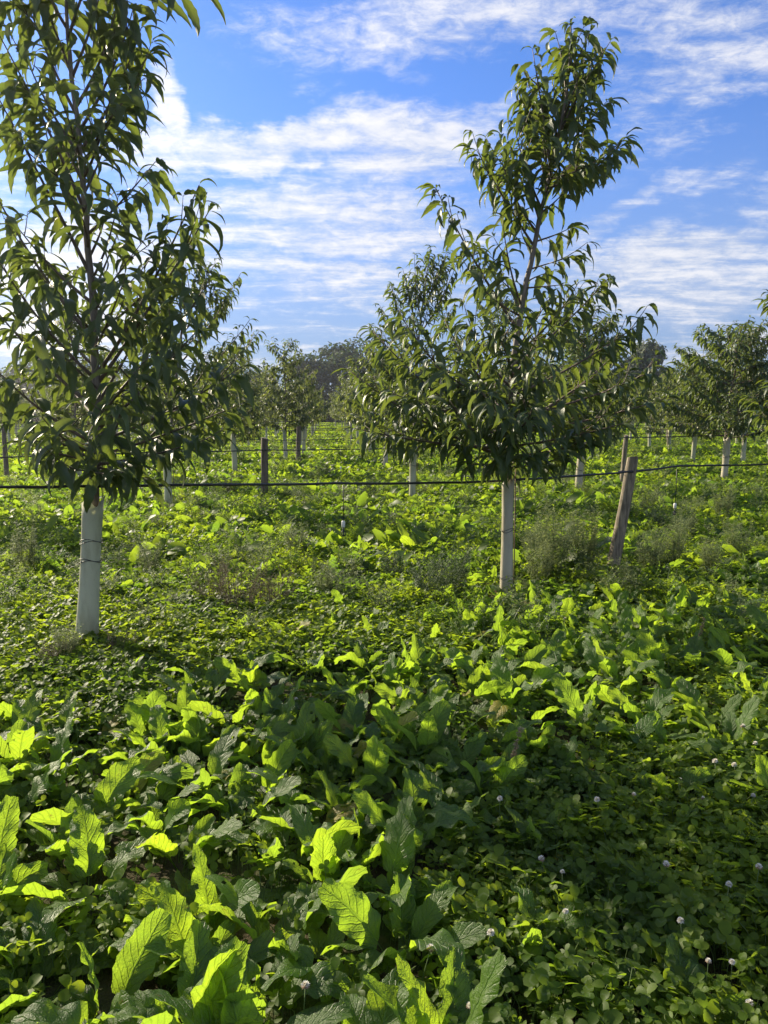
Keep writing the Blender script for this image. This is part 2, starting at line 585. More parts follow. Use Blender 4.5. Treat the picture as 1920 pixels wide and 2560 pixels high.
def leaf_template(L, W, rows, cols, prof, pitch, droop, fold, wave=0.0, wfreq=3.0, teeth=0.0, twist=0.0, petiole=0.0, prad=0.0025, ragged=0.0, rng=None, curl=0.0):
    """leaf in its own space: base at 0, runs along +Y, upper face +Z"""
    rng = rng or random
    y, z = 0.0, 0.0
    V, U = [], []
    ph1, ph2 = rng.uniform(0, 6), rng.uniform(0, 6)
    ang = pitch
    py_, pz_ = 0.0, 0.0
    if petiole:
        py_, pz_ = petiole * math.cos(pitch), petiole * math.sin(pitch)
    y, z = py_, pz_
    step = L / rows
    for i in range(rows + 1):
        t = i / rows
        if i:
            ang = pitch - droop * (t ** 1.2)
            y += step * math.cos(ang)
            z += step * math.sin(ang)
        wd = W * 0.5 * prof(t)
        tw = twist * t
        for j in range(cols + 1):
            s = -1 + 2 * j / cols
            edge = abs(s)
            ww = wd
            if edge > 0.99:
                if teeth:
                    ww = wd * (1 + teeth * (1 if i % 2 else -1))
                if ragged:
                    ww = wd * (1 + ragged * (rng.random() - 0.55))
            off = fold * edge * wd + wave * W * edge ** 1.5 * math.sin(wfreq * 6.283 * t + (ph1 if s > 0 else ph2)) * prof(t) - curl * wd * edge ** 3
            x0 = ww * s
            x = x0 * math.cos(tw) - off * math.sin(tw)
            o2 = x0 * math.sin(tw) + off * math.cos(tw)
            V.append((x, y - o2 * math.sin(ang), z + o2 * math.cos(ang)))
            U.append((0.5 + 0.5 * s, t))
    loops, tot = grid_faces(rows, cols)
    V, U = np.array(V, np.float32), np.array(U, np.float32)
    if petiole:
        n0 = len(V)
        pv = []
        for k in range(3):
            th = 2.094 * k
            pv.append((prad * 1.5 * math.cos(th), 0, prad * 1.5 * math.sin(th)))
        for k in range(3):
            th = 2.094 * k
            pv.append((prad * math.cos(th), py_, pz_ + prad * math.sin(th)))
        V = np.concatenate([V, np.array(pv, np.float32)])
        U = np.concatenate([U, np.full((6, 2), 0.5, np.float32)])
        for k in range(3):
            k2 = (k + 1) % 3
            loops = np.concatenate([loops, np.array([n0 + k, n0 + k2, n0 + 3 + k2, n0 + 3 + k], np.int32)])
            tot = np.concatenate([tot, np.array([4], np.int32)])
    return V, loops, tot, U


def place(mb, tpl, mat, mi=0):
    """append a template transformed by a 4x4 matrix"""
    V, l, t, u = tpl
    A = np.array(mat, dtype=np.float32)
    mb.add(V @ A[:3, :3].T + A[:3, 3], l, t, u, mi)


def frame(pos, d, up=Vector((0, 0, 1)), roll=0.0, scale=1.0):
    y = Vector(d).normalized()
    z = Vector(up) - y * y.dot(up)
    if z.length < 1e-3:
        z = Vector((1, 0, 0)) - y * y.x
    z.normalize()
    if roll:
        z = Matrix.Rotation(roll, 3, y) @ z
    x = y.cross(z)
    m = Matrix(((x.x, y.x, z.x, 0), (x.y, y.y, z.y, 0), (x.z, y.z, z.z, 0), (0, 0, 0, 1)))
    m = m @ Matrix.Diagonal((scale, scale, scale, 1))
    m.translation = Vector(pos)
    return m


def gz(x, y):
    """height of the field"""
    return 0.022 * math.sin(x * 1.1 + 0.4) * math.cos(y * 0.8) + 0.018 * math.sin(y * 1.7 + x * 0.6)


# ------------------------------------------------------------------ ground
def build_ground():
    mb = MB()
    rad = [0.0, 0.5, 1, 1.5, 2, 2.5, 3, 3.5, 4, 4.5, 5, 5.5, 6, 6.5, 7, 8, 9, 10, 12, 14, 17, 20, 25, 32, 45, 70, 110, 180, 300, 500, 700]
    na = 96
    V = []
    for r in rad:
        for k in range(na + 1):
            th = 2 * math.pi * k / na
            x, y = r * math.sin(th), r * math.cos(th)
            fade = 1.0 if r < 30 else 0.0
            V.append((x, y, gz(x, y) * fade))
    l, t = grid_faces(len(rad) - 1, na)
    mb.add(V, l.reshape(-1, 4)[:, ::-1].ravel(), t)
    o = link('ground', mb.mesh('ground', M['ground']))
    tag(o, kind='structure')
    return o


ground = build_ground()

# ------------------------------------------------------------------ leaf shapes
rng = random.Random(11)


def prof_chestnut(t):
    return max(0.02, (math.sin(math.pi * min(1, t ** 0.80)) ** 0.95) * (1.06 - 0.30 * t))


def prof_dock(t):
    return max(0.06, (math.sin(math.pi * (0.10 + 0.84 * t ** 0.9)) ** 0.52) * (1.02 - 0.08 * t))


CH_HI = [leaf_template(1.0, rng.uniform(.225, .285), 12, 4, prof_chestnut, rng.uniform(.0, .4), dr, rng.uniform(.25, .6), .05, 2.2, .10, rng.uniform(-.5, .5), rng=rng, petiole=0.08, prad=.008)
         for dr in (.9, 1.1, 1.2, 1.4, 1.6, 1.8, 2.0, 1.3)]
CH_MID = [leaf_template(1.0, .30, 4, 2, prof_chestnut, rng.uniform(.1, .45), dr, rng.uniform(.3, .55), .0, 2, 0, rng.uniform(-.4, .4), rng=rng)
          for dr in (.7, 1.0, 1.3, 1.6, 1.9)]
CH_LO = [leaf_template(1.0, .36, 2, 2, prof_chestnut, .2, dr, .45, rng=rng) for dr in (.8, 1.3, 1.8)]


def bez(p0, p1, p2, n):
    out = []
    for i in range(n + 1):
        t = i / n
        out.append(p0 * (1 - t) ** 2 + p1 * 2 * t * (1 - t) + p2 * t * t)
    return out


def along(pts, s):
    """point and direction at arc length share s of a polyline"""
    ln = [(pts[i + 1] - pts[i]).length for i in range(len(pts) - 1)]
    tot = sum(ln)
    d = s * tot
    for i, x in enumerate(ln):
        if d <= x or i == len(ln) - 1:
            return pts[i].lerp(pts[i + 1], min(1, d / max(x, 1e-6))), (pts[i + 1] - pts[i]).normalized()
        d -= x


def shoot_leaves(pts, r, leaves, spacing, L0, L1, start=0.2, tufts=True, droop_dir=0.0):
    tot = sum((pts[i + 1] - pts[i]).length for i in range(len(pts) - 1))
    n = max(3, int(tot * (1 - start) / spacing))
    side = r.choice((-1, 1))
    for i in range(n):
        s = start + (1 - start) * (i + r.uniform(-.25, .25)) / n
        s = min(max(s, 0.02), 0.995)
        p, d = along(pts, s)
        lat = d.cross(Vector((0, 0, 1)))
        if lat.length < 0.25:
            th = r.uniform(0, 6.283)
            lat = Vector((math.cos(th), math.sin(th), 0))
        lat.normalize()
        side = -side
        dh = Vector((d.x, d.y, d.z * .22))
        v = lat * side * r.uniform(.5, 1.0) + dh * r.uniform(.35, .8)
        v += Vector((r.uniform(-.3, .3), r.uniform(-.3, .3), r.uniform(-.85, .0) + droop_dir))
        leaves.append((p, v, r.uniform(L0, L1) * (0.8 if s > .93 else 1.0), r.uniform(-.55, .55)))
    if tufts:
        p, d = along(pts, 0.999)
        for k in range(3):
            v = Vector((d.x, d.y, d.z * .4)) + Vector((r.uniform(-.8, .8), r.uniform(-.8, .8), r.uniform(-.55, .1)))
            leaves.append((p, v, r.uniform(L0, L1) * .65, r.uniform(-.5, .5)))


def grow_branch(p0, tip, r, bow, leaves, wood, base_r, spacing=.05, L0=.15, L1=.23, twigs=1.0, start=.22, sides=5):
    """a branch that ends at tip, with side shoots; wood is the MB that takes its tubes"""
    ch = tip - p0
    ctrl = p0 + ch * 0.5 + Vector((r.uniform(-.08, .08), r.uniform(-.08, .08), -bow * ch.length))
    pts = bez(p0, ctrl, tip, 8)
    tube(wood, pts, [base_r * (1 - .78 * i / 8) for i in range(9)], sides)
    shoot_leaves(pts, r, leaves, spacing, L0, L1, start)
    n = int(ch.length * 6.5 * twigs + r.random())
    for k in range(n):
        s = r.uniform(.2, .9)
        p, d = along(pts, s)
        lat = d.cross(Vector((0, 0, 1)))
        if lat.length < .2:
            lat = Vector((r.uniform(-1, 1), r.uniform(-1, 1), 0))
        lat.normalize()
        v = (lat * r.choice((-1, 1)) * r.uniform(.4, 1) + d * .8 + Vector((0, 0, r.uniform(-.1, .6)))).normalized()
        ln = r.uniform(.14, .38) * (1.15 - .5 * s)
        q = bez(p, p + v * ln * .5 + Vector((0, 0, -.02)), p + v * ln + Vector((0, 0, r.uniform(-.02, .07))), 4)
        tube(wood, q, [.0042, .0038, .0033, .0028, .0018], 4)
        shoot_leaves(q, r, leaves, spacing, L0 * .85, L1 * .9, .15)
    return pts


CAM = Vector((0, 0, EYE))


def near_tree(base, trunk_pts, branches, label, seed, n_single=300, spacing=.042, L0=.17, L1=.275):
    """tree whose branches and nearest leaves are each an object"""
    r = random.Random(seed)
    root = thing('chestnut_tree', base, label, 'tree', 'young chestnut trees planted in rows')
    B = Vector(base)
    tp = [Vector(p) - B for p in trunk_pts]
    mb = MB()
    n = len(tp)
    fine = []
    for i in range(n - 1):
        for k in range(3):
            fine.append(tp[i].lerp(tp[i + 1], k / 3))
    fine.append(tp[-1])
    nf = len(fine)
    fine = [p + Vector((r.uniform(-.006, .006), r.uniform(-.006, .006), 0)) if 0 < i < nf - 1 else p for i, p in enumerate(fine)]
    tube(mb, fine, [.033 * (1 - .86 * (i / (nf - 1)) ** .8) + .001 for i in range(nf)], 9)
    link('trunk', mb.mesh('trunk', M['bark']), root)
    leaves = []
    for (s, tip, bow, tw) in branches:
        p0, d0 = along(fine, s)
        wd = MB()
        tip = Vector(tip) - B
        rad = .006 + .0065 * min(1.6, (tip - p0).length)
        grow_branch(p0, tip, r, bow, leaves, wd, rad, spacing * (.95 if s > .62 and seed == 3 else 1.15 if seed == 3 else 1), L0, L1, tw * (.95 if s > .62 and seed == 3 else .8 if seed == 3 else 1))
        link('branch', wd.mesh('branch', M['twig']), root)
    shoot_leaves(fine[int(nf * .72):], r, leaves, .032, L0, L1, .0)
    shoot_leaves(fine[-4:], r, leaves, .03, L0 * .8, L1 * .85, .0)
    # nearest to the eye first
    leaves.sort(key=lambda q: (q[0] + B + q[1].normalized() * .1 - CAM).length - r.uniform(0, .35))
    mb = MB()
    for i, (p, v, L, roll) in enumerate(leaves):
        k = r.randrange(len(CH_HI))
        m = frame(p, v, roll=roll, scale=L)
        if i < n_single:
            o = link('leaf', CH_MESH[k], root)
            o.matrix_local = m
        else:
            place(mb, CH_HI[k], m)
    if mb.n:
        o = link('foliage', mb.mesh('foliage', M['chestnut']), root)
        tag(o, kind='stuff')
    return root, len(leaves)


CH_MESH = []
for tpl in CH_HI:
    q = MB()
    q.add(tpl[0], tpl[1], tpl[2], tpl[3])
    CH_MESH.append(q.mesh('chestnut_leaf', M['chestnut']))


def spread(px, py, Y, d):
    p = at(px, py, Y)
    c = (Y + d) / Y
    return Vector((p.x * c, p.y + d, EYE + (p.z - EYE) * c))


def trunk_share(trunk, py):
    """share of the trunk's length at photograph height py"""
    ys = [q[1] for q in trunk]
    tot = sum(math.dist(trunk[i], trunk[i + 1]) for i in range(len(trunk) - 1))
    a = 0
    for i in range(len(trunk) - 1):
        sl = math.dist(trunk[i], trunk[i + 1])
        if ys[i + 1] <= py:
            return (a + sl * (ys[i] - py) / (ys[i] - ys[i + 1])) / tot
        a += sl
    return .98


# ---- the tree right of the middle
YR = 6.1
TR = [(1093, 1312), (1097, 1040), (1102, 900), (1109, 780), (1130, 640), (1152, 540), (1170, 450), (1190, 370), (1207, 290), (1224, 200), (1230, 120), (1233, 55)]
BR = [  # height on the trunk, tip x, tip y, depth offset, bow, side shoots
    (975, 755, 800, .05, .10, 1.3), (955, 765, 925, -.35, .05, 1.3), (940, 805, 715, .25, .12, 1.3), (905, 870, 690, -.30, .12, 1.1), (890, 850, 850, -.6, .06, 1.2),
    (860, 960, 690, .45, .10, 1.0), (850, 930, 780, -.75, .08, 1.1), (820, 1000, 650, -.1, .10, .9), (690, 940, 405, .10, .10, .6), (660, 1000, 560, -.3, .08, .5),
    (640, 1085, 470, -.15, .08, .7), (510, 1030, 325, .0, .10, .9), (480, 1080, 330, .3, .08, .8), (430, 1110, 270, -.3, .06, .9),
    (390, 1140, 210, .15, .06, .8), (350, 1150, 105, -.1, .04, .5), (400, 1255, 300, -.4, .06, 1.0), (410, 1250, 330, .45, .06, 1.0), (390, 1345, 312, .05, .08, .9),
    (370, 1290, 345, -.3, .06, .9), (340, 1310, 220, .0, .06, .7), (300, 1275, 190, -.3, .04, .7), (280, 1318, 90, .1, .04, .5), (250, 1265, 120, .1, .03, .5), (330, 1190, 160, .3, .04, .7),
    (200, 1200, 70, .1, .03, .4), (180, 1260, 60, -.1, .03, .4), (440, 1230, 400, .1, .04, .4), (455, 1130, 385, -.1, .05, .4), (520, 1125, 480, .2, .04, .1), (590, 1195, 585, .2, .03, .1), (650, 1085, 590, .3, .05, .2),
    (770, 1315, 600, .0, .10, .7), (745, 1250, 610, .35, .08, .6), (835, 1395, 690, -.1, .10, .8), (885, 1435, 790, .1, .08, 1.0), (920, 1440, 860, -.25, .06, 1.0), (905, 1350, 740, .5, .08, 1.0),
    (950, 1345, 915, -.45, .05, 1.0), (975, 1265, 960, -.3, .03, .9), (560, 1235, 555, .05, .04, .2), (600, 1215, 615, -.1, .02, .2), (500, 1235, 490, .05, .03, .2),
    (930, 1055, 850, -1.05, .10, .5), (910, 1150, 880, -1.1, .08, .5), (940, 985, 900, -.9, .06, .5), (900, 1240, 850, -.8, .08, .5),
    (890, 1050, 800, .95, .08, .5), (900, 1180, 800, 1.0, .08, .5), (930, 960, 840, .85, .08, .5), (920, 1290, 850, .8, .08, .5),
    (990, 1010, 1000, -.2, .02, .5), (1000, 1185, 1000, -.1, .02, .5), (985, 1060, 980, -.7, .02, .5), (990, 1145, 985, -.65, .02, .5), (1010, 1095, 1000, .6, .02, .5),
    (800, 1060, 690, -.5, .08, .9), (790, 1170, 690, -.55, .08, .9), (740, 1190, 640, .2, .08, .6), (860, 1180, 760, -.8, .08, 1.0)]
r_trunk = [at(x, y, YR) for x, y in TR]
r_trunk[0].z = 0.0
br = [(trunk_share(TR, h), spread(x, y, YR, d), bow, tw) for h, x, y, d, bow, tw in BR]
tree_r, n1_ = near_tree((r_trunk[0].x, YR, 0), r_trunk, br, 'tall young chestnut tree with a leaning top, beside the brown wooden post', 3)

# ---- the big tree at the left edge
YL = 4.72
TL = [(187, 1442), (203, 1090), (212, 920), (207, 780), (200, 640), (188, 500), (178, 380), (165, 250), (152, 120), (142, 0), (136, -120), (131, -230)]
BL = [
    (780, 430, 400, .05, .12, 1.1), (800, 452, 455, .1, .12, .5), (860, 455, 600, -.2, .10, 1.0), (690, 395, 540, .3, .08, .8), (470, 335, 350, -.05, .08, .6), (930, 525, 790, .0, .08, 1.1), (965, 525, 870, .15, .05, 1.1), (985, 430, 950, -.25, .04, 1.0),
    (990, 330, 1035, -.1, .02, .9), (900, 420, 720, -.45, .10, 1.1), (845, 350, 640, .5, .10, 1.0), (600, 260, 490, .1, .02, .3), (570, 255, 425, -.1, .03, .3),
    (975, -40, 850, .0, .08, 1.0), (940, -60, 740, -.2, .10, 1.0), (860, -50, 620, .2, .10, 1.0), (790, -40, 500, -.1, .10, .8), (700, -40, 360, .1, .10, .8), (560, -20, 180, -.1, .08, .8), (430, -10, 60, .0, .06, .8),
    (980, 60, 960, -.3, .04, .8), (960, 90, 900, -.8, .06, .5), (930, 260, 880, -.85, .06, .5), (880, 320, 770, -.75, .08, .6), (950, 200, 920, .8, .06, .5), (880, 110, 760, .8, .08, .5), (870, 330, 760, .85, .08, .6),
    (320, 320, 120, .0, .06, 1.0), (290, 305, 60, .1, .05, 1.0), (330, 310, 170, -.25, .06, 1.0), (250, 290, 10, .0, .05, .9), (200, 260, -30, .1, .05, .9), (220, 60, 10, .1, .05, .9), (300, 50, 110, .25, .05, 1.0),
    (350, 240, 200, -.4, .05, 1.0), (340, 120, 190, -.4, .05, 1.0), (380, 230, 300, .35, .05, .9), (360, 90, 240, .3, .05, .9), (140, 230, -80, .0, .04, .9), (130, 60, -90, .0, .04, .9),
    (60, 250, -150, .0, .04, .6), (40, 70, -170, .0, .04, .6), (-30, 470, -40, -.1, .06, .5), (420, 110, 330, -.35, .05, .8), (500, 140, 400, -.35, .05, .6), (520, 235, 430, .3, .05, .6),
    (690, 90, 590, -.5, .08, .9), (720, 270, 600, -.5, .08, .9), (760, 130, 660, .5, .08, .9), (810, 60, 700, -.6, .08, 1.0), (1000, 150, 1010, -.35, .02, 1.0), (1000, 240, 1020, -.4, .02, 1.0), (1005, 205, 1010, .5, .02, .8),
    (620, 30, 480, .3, .06, .8), (640, 310, 520, -.1, .06, .5)]
l_trunk = [at(x, y, YL) for x, y in TL]
l_trunk[0].z = 0.0
bl = [(trunk_share(TL, h), spread(x, y, YL, d), bow, tw) for h, x, y, d, bow, tw in BL]
tree_l, n2_ = near_tree((l_trunk[0].x, YL, 0), l_trunk, [(a_, b_, c_, d_ * .55) for a_, b_, c_, d_ in bl], 'tallest chestnut tree, top cut off by the frame, in the greenish grey guard', 5, spacing=.062, L0=.19, L1=.30)


# ------------------------------------------------------------------ orchard trees of the rows behind
def orchard_tree_data(seed, H, rmax, nbr, tpls, mat, spacing, L0, L1, twigs=1.0, clear=.95, sides=4, top=.45):
    """returns trunk mesh, crown mesh and the leaf list; crown = twigs and leaves in one mesh"""
    r = random.Random(seed)
    tb = MB()
    lean = Vector((r.uniform(-.2, .2), r.uniform(-.2, .2), 0))
    tp = [Vector((0, 0, 0)), Vector((0, 0, clear))]
    for k in range(1, 6):
        tp.append(Vector((lean.x * k / 5 + r.uniform(-.04, .04), lean.y * k / 5 + r.uniform(-.04, .04), clear + (H - clear) * k / 5)))
    tube(tb, tp, [.032, .03, .026, .020, .014, .008, .003], 7)
    leaves, wood = [], MB()
    for k in range(nbr):
        f = (k + r.random()) / nbr
        h = clear + .02 + (H * .93 - clear) * f ** 1.1
        hh = (h - clear) / (H - clear)
        rad = rmax * (0.72 + .28 * min(1, hh * 4)) * (1 - hh) ** .55 * r.uniform(.6, 1.15) + .12
        th = k * 2.4 + r.uniform(-.4, .4)
        p0, _ = along(tp, min(.97, h / H))
        tip = p0 + Vector((math.cos(th) * rad, math.sin(th) * rad, r.uniform(.05, .5) * rad + top * rad * hh))
        grow_branch(p0, tip, r, .08, leaves, wood, .012, spacing, L0, L1, twigs, .2, sides)
    shoot_leaves(tp[-3:], r, leaves, .05, L0, L1, .0)
    mb = MB()
    if wood.n:
        mb.add(np.concatenate(wood.v), np.concatenate(wood.l), np.concatenate(wood.t), np.concatenate(wood.u), 1)
    return tb, mb, leaves, r


def crown_mesh(mb, leaves, tpls, r, mat, skip=0):
    for p, v, L, roll in leaves[skip:]:
        place(mb, tpls[r.randrange(len(tpls))], frame(p, v, roll=roll, scale=L))
    return mb.mesh('crown', [mat, M['twig']])


MID = []
for i, (H, rm, nb) in enumerate([(3.7, 1.25, 30), (4.4, 1.2, 34), (3.2, 1.2, 26), (3.5, 1.05, 26), (2.9, 1.1, 24)]):
    tb, mb, lv, r = orchard_tree_data(40 + i, H, rm, nb + 6, CH_MID, None, .042, .17, .25, 1.0)
    MID.append((tb.mesh('trunk', M['bark']), crown_mesh(mb, lv, CH_MID, r, M['orchard'])))
LOW = []
for i, (H, rm, nb) in enumerate([(3.2, 1.15, 22), (3.6, 1.1, 24), (2.8, 1.1, 20), (3.0, .95, 20), (2.5, 1.0, 18)]):
    tb, mb, lv, r = orchard_tree_data(60 + i, H, rm, nb + 4, CH_LO, None, .065, .20, .30, .8, sides=3, clear=1.12)
    LOW.append((tb.mesh('trunk', M['bark']), crown_mesh(mb, lv, CH_LO, r, M['orchard'])))


def second_row_tree(base, H, rmax, nbr, label, seed, n_single=150):
    tb, mb, lv, r = orchard_tree_data(seed, H, rmax, nbr + 8, CH_HI, None, .036, .16, .24, 1.0)
    root = thing('chestnut_tree', base, label, 'tree', 'young chestnut trees planted in rows')
    link('trunk', tb.mesh('trunk', M['bark']), root)
    B = Vector(base)
    lv.sort(key=lambda q: (q[0] + B - CAM).length - r.uniform(0, .4))
    for p, v, L, roll in lv[:n_single]:
        o = link('leaf', CH_MESH[r.randrange(len(CH_MESH))], root)
        o.matrix_local = frame(p, v, roll=roll, scale=L)
    o = link('foliage', crown_mesh(mb, lv, CH_MID, r, M['chestnut'], n_single), root)
    tag(o, kind='stuff')
    return root


Y2 = 12.9
T2 = [(890, 1095), (893, 960), (898, 850), (905, 720), (918, 620), (930, 535)]
B2 = [(960, 800, 930, 0, .05, 1), (950, 985, 940, -.2, .05, 1), (930, 770, 870, .2, .06, 1.1), (920, 1010, 850, .1, .06, 1), (900, 765, 800, -.2, .08, 1.1), (890, 1010, 780, .3, .08, 1),
      (860, 790, 740, .1, .08, 1.1), (850, 990, 720, -.2, .08, 1), (820, 800, 700, -.2, .10, 1.1), (790, 845, 615, 0, .12, 1.1), (780, 820, 660, .4, .1, 1), (760, 985, 650, .1, .1, 1), (740, 870, 580, .1, .08, 1.1),
      (720, 990, 560, -.1, .08, 1.1), (690, 895, 550, -.2, .06, 1.1), (680, 965, 545, .1, .06, 1.1), (640, 960, 580, .1, .04, 1), (640, 890, 590, .2, .04, 1), (600, 945, 550, .1, .03, .8), (720, 930, 640, -.6, .06, 1.1), (800, 880, 700, -.9, .08, 1.1),
      (840, 930, 740, -.9, .08, 1), (880, 860, 820, -1.1, .06, 1.1), (890, 920, 830, -1.0, .06, 1), (930, 850, 910, -.9, .05, 1.1), (940, 930, 930, -.8, .05, 1), (860, 860, 750, .9, .08, 1), (890, 930, 800, 1.0, .08, 1), (930, 880, 880, 1.0, .05, 1),
      (970, 880, 990, -.3, .02, 1), (960, 840, 970, -.2, .02, 1), (900, 820, 850, -.6, .07, 1.1), (870, 810, 770, .5, .07, 1.1)]
t2 = [at(x, y, Y2) for x, y in T2]
t2[0].z = 0.0
near_tree((t2[0].x, Y2, 0), t2, [(trunk_share(T2, h), spread(x, y, Y2, d), bow, tw) for h, x, y, d, bow, tw in B2],
          'chestnut tree behind the leaning tree, its rounded top showing left of it', 72, 220, .045, .16, .24)
Y3 = 11.8
T3 = [(365, 1115), (367, 960), (376, 850), (392, 720), (412, 640), (428, 575)]
B3 = [(960, 480, 940, 0, .05, 1), (950, 250, 940, -.2, .05, 1), (930, 545, 860, .1, .06, 1.1), (920, 240, 850, .1, .06, 1), (900, 555, 790, -.2, .08, 1.1), (890, 560, 715, .1, .12, 1), (860, 230, 760, .3, .08, 1),
      (850, 540, 690, -.1, .10, 1), (820, 250, 690, -.2, .10, 1), (790, 520, 590, 0, .12, 1), (780, 270, 640, .4, .1, 1), (760, 500, 640, .3, .1, 1), (740, 310, 600, .1, .08, 1), (720, 475, 600, -.1, .08, 1), (690, 360, 580, -.2, .06, 1),
      (670, 465, 570, .1, .06, 1), (640, 400, 560, .2, .04, 1), (720, 440, 640, -.6, .06, 1), (800, 360, 720, -.9, .08, 1), (840, 450, 760, -.9, .08, 1), (880, 320, 830, -1.1, .06, 1), (890, 440, 840, -1.0, .06, 1), (930, 350, 920, -.9, .05, 1),
      (940, 430, 930, -.8, .05, 1), (860, 340, 760, .9, .08, 1), (890, 460, 800, 1.0, .08, 1), (930, 380, 880, 1.0, .05, 1), (970, 400, 990, -.3, .02, 1), (960, 330, 980, -.2, .02, 1), (900, 500, 850, -.5, .07, 1)]
t3 = [at(x, y, Y3) for x, y in T3]
t3[0].z = 0.0
near_tree((t3[0].x, Y3, 0), t3, [(trunk_share(T3, h), spread(x, y, Y3, d), bow, tw) for h, x, y, d, bow, tw in B3],
          'chestnut tree right behind the big left tree, its tips reaching beyond it', 71, 200, .047, .16, .24)
second_row_tree((4.95, 8.1, 0), 3.0, 1.25, 34, 'chestnut tree cut off by the right edge of the frame, large leaves', 73)
second_row_tree((7.15, 16.3, 0), 3.25, 1.6, 38, 'chestnut tree in a tan guard near the right edge', 74, 100)
second_row_tree((3.5, 13.9, 0), 3.2, 1.2, 30, 'chestnut tree behind the right half of the leaning tree, in a tan guard', 75, 100)


# ------------------------------------------------------------------ tree guards
def guard_mesh(seed, H, rad, lean, mat, bend=0.0, flare=1.12, sides=28, rows=11):
    r = random.Random(seed)
    mb = MB()
    V, U = [], []
    for i in range(rows + 1):
        t = i / rows
        cx = lean[0] * t + bend * math.sin(t * 3.1) * .5
        cyy = lean[1] * t
        rr = rad * (flare - (flare - 1) * min(1, t * 2.2)) * (1 + .07 * max(0, t - .7) / .3)
        for k in range(sides + 1):
            th = 2 * math.pi * k / sides
            wob = 1 + .05 * math.sin(2 * th + t * 4 + seed) + .015 * math.sin(5 * th + seed)
            wob += .05 * math.exp(-((th - 1.9) / .16) ** 2) + .05 * math.exp(-((th - 4.6) / .16) ** 2)
            top = .02 * math.sin(3 * th + seed) + .012 * math.sin(k * 5.1 + seed) if i == rows else 0
            V.append((cx + rr * wob * math.cos(th), cyy + rr * wob * math.sin(th), H * t + top))
            U.append((k / sides, t))
    l, tt = grid_faces(rows, sides)
    mb.add(V, l, tt, U)
    # inner wall and rim
    n0 = len(V)
    Vi = [(v[0] * 1.0 - (v[0] - lean[0] * (i // (sides + 1)) / rows) * .05, v[1] - (v[1] - lean[1] * (i // (sides + 1)) / rows) * .05, v[2] - .001) for i, v in enumerate(V)]
    mb.add(Vi, l.reshape(-1, 4)[:, ::-1].ravel(), tt, U)
    rim, rt = [], []
    for k in range(sides):
        a = rows * (sides + 1) + k
        rim += [a, a + 1, n0 + a + 1, n0 + a]
        rt.append(4)
    mb.l.append(np.array(rim, np.int32))
    mb.t.append(np.array(rt, np.int32))
    mb.m.append(np.zeros(len(rt), np.int32))
    return mb.mesh('tube', mat)


def tie_mesh(rad, seed):
    r = random.Random(seed)
    mb = MB()
    for k in range(2):
        pts = [Vector((rad * math.cos(a) * 1.03, rad * math.sin(a) * 1.03, .012 * math.sin(a * 2 + seed + k) + k * .012)) for a in [6.283 * i / 18 for i in range(19)]]
        tube(mb, pts, [.0022] * 19, 4)
    tube(mb, [Vector((rad, 0, 0)), Vector((rad + .03, -.01, .012)), Vector((rad + .05, -.03, .03))], [.002] * 3, 4)
    return mb.mesh('wire_tie', M['wire'])


def near_guard(base, H, rad, lean, mat, label, seed, ties, stake=True, bend=0.0):
    root = thing('tree_guard', base, label, 'tree guard', 'plastic tree guards round the trunks')
    link('tube', guard_mesh(seed, H, rad, lean, mat, bend), root)
    for z in ties:
        t = z / H
        link('wire_tie', tie_mesh(rad * 1.05, seed + int(z * 100)), root, (lean[0] * t + bend * math.sin(t * 3.1) * .5, lean[1] * t, z))
    if stake:
        mb = MB()
        tube(mb, [Vector((rad * 1.35 + lean[0] * q, .02, q * (H + .1))) for q in (0, .5, 1)], [.005] * 3, 5)
        link('stake', mb.mesh('stake', M['dry_stem']), root)
    return root


near_guard((l_trunk[0].x, YL, 0), .97, .062, ((l_trunk[1].x - l_trunk[0].x) * .95, 0), M['guard'], 'wide greenish grey tree guard round the trunk at the left edge', 1, (.60, .72), False)
near_guard((r_trunk[0].x, YR, 0), 1.00, .047, ((r_trunk[1].x - r_trunk[0].x) * .95, 0), M['guard_tan'], 'cream tree guard with dark wire tie, round the leaning tree beside the brown post', 2, (.20, .58), True)
near_guard((t3[0].x, Y3, 0), .98, .062, (.0, 0), M['guard'], 'pale grey tree guard left of the dark second-row post', 3, (.7,), True)
near_guard((t2[0].x, Y2, 0), 1.0, .055, (.02, 0), M['guard'], 'pale grey tree guard behind the leaning tree, under its left branches', 4, (.65,), True)
near_guard((4.95, 8.1, 0), 1.0, .05, (.0, 0), M['guard'], 'tree guard just beyond the right edge of the frame', 5, (.6,), False)
near_guard((7.15, 16.3, 0), 1.0, .065, (.03, 0), M['guard_tan'], 'tan tree guard near the right edge of the frame', 6, (.6,), False, .02)
near_guard((3.5, 13.9, 0), 1.0, .062, (.05, 0), M['guard_tan'], 'tan tree guard left of the brown post, behind the hose', 7, (.5,), True, -.03)
GUARD_FAR = [guard_mesh(20 + i, 1.12, .06, (random.Random(i).uniform(-.06, .06), 0), M['guard'] if i != 2 else M['guard_tan'], sides=8, rows=4) for i in range(4)]

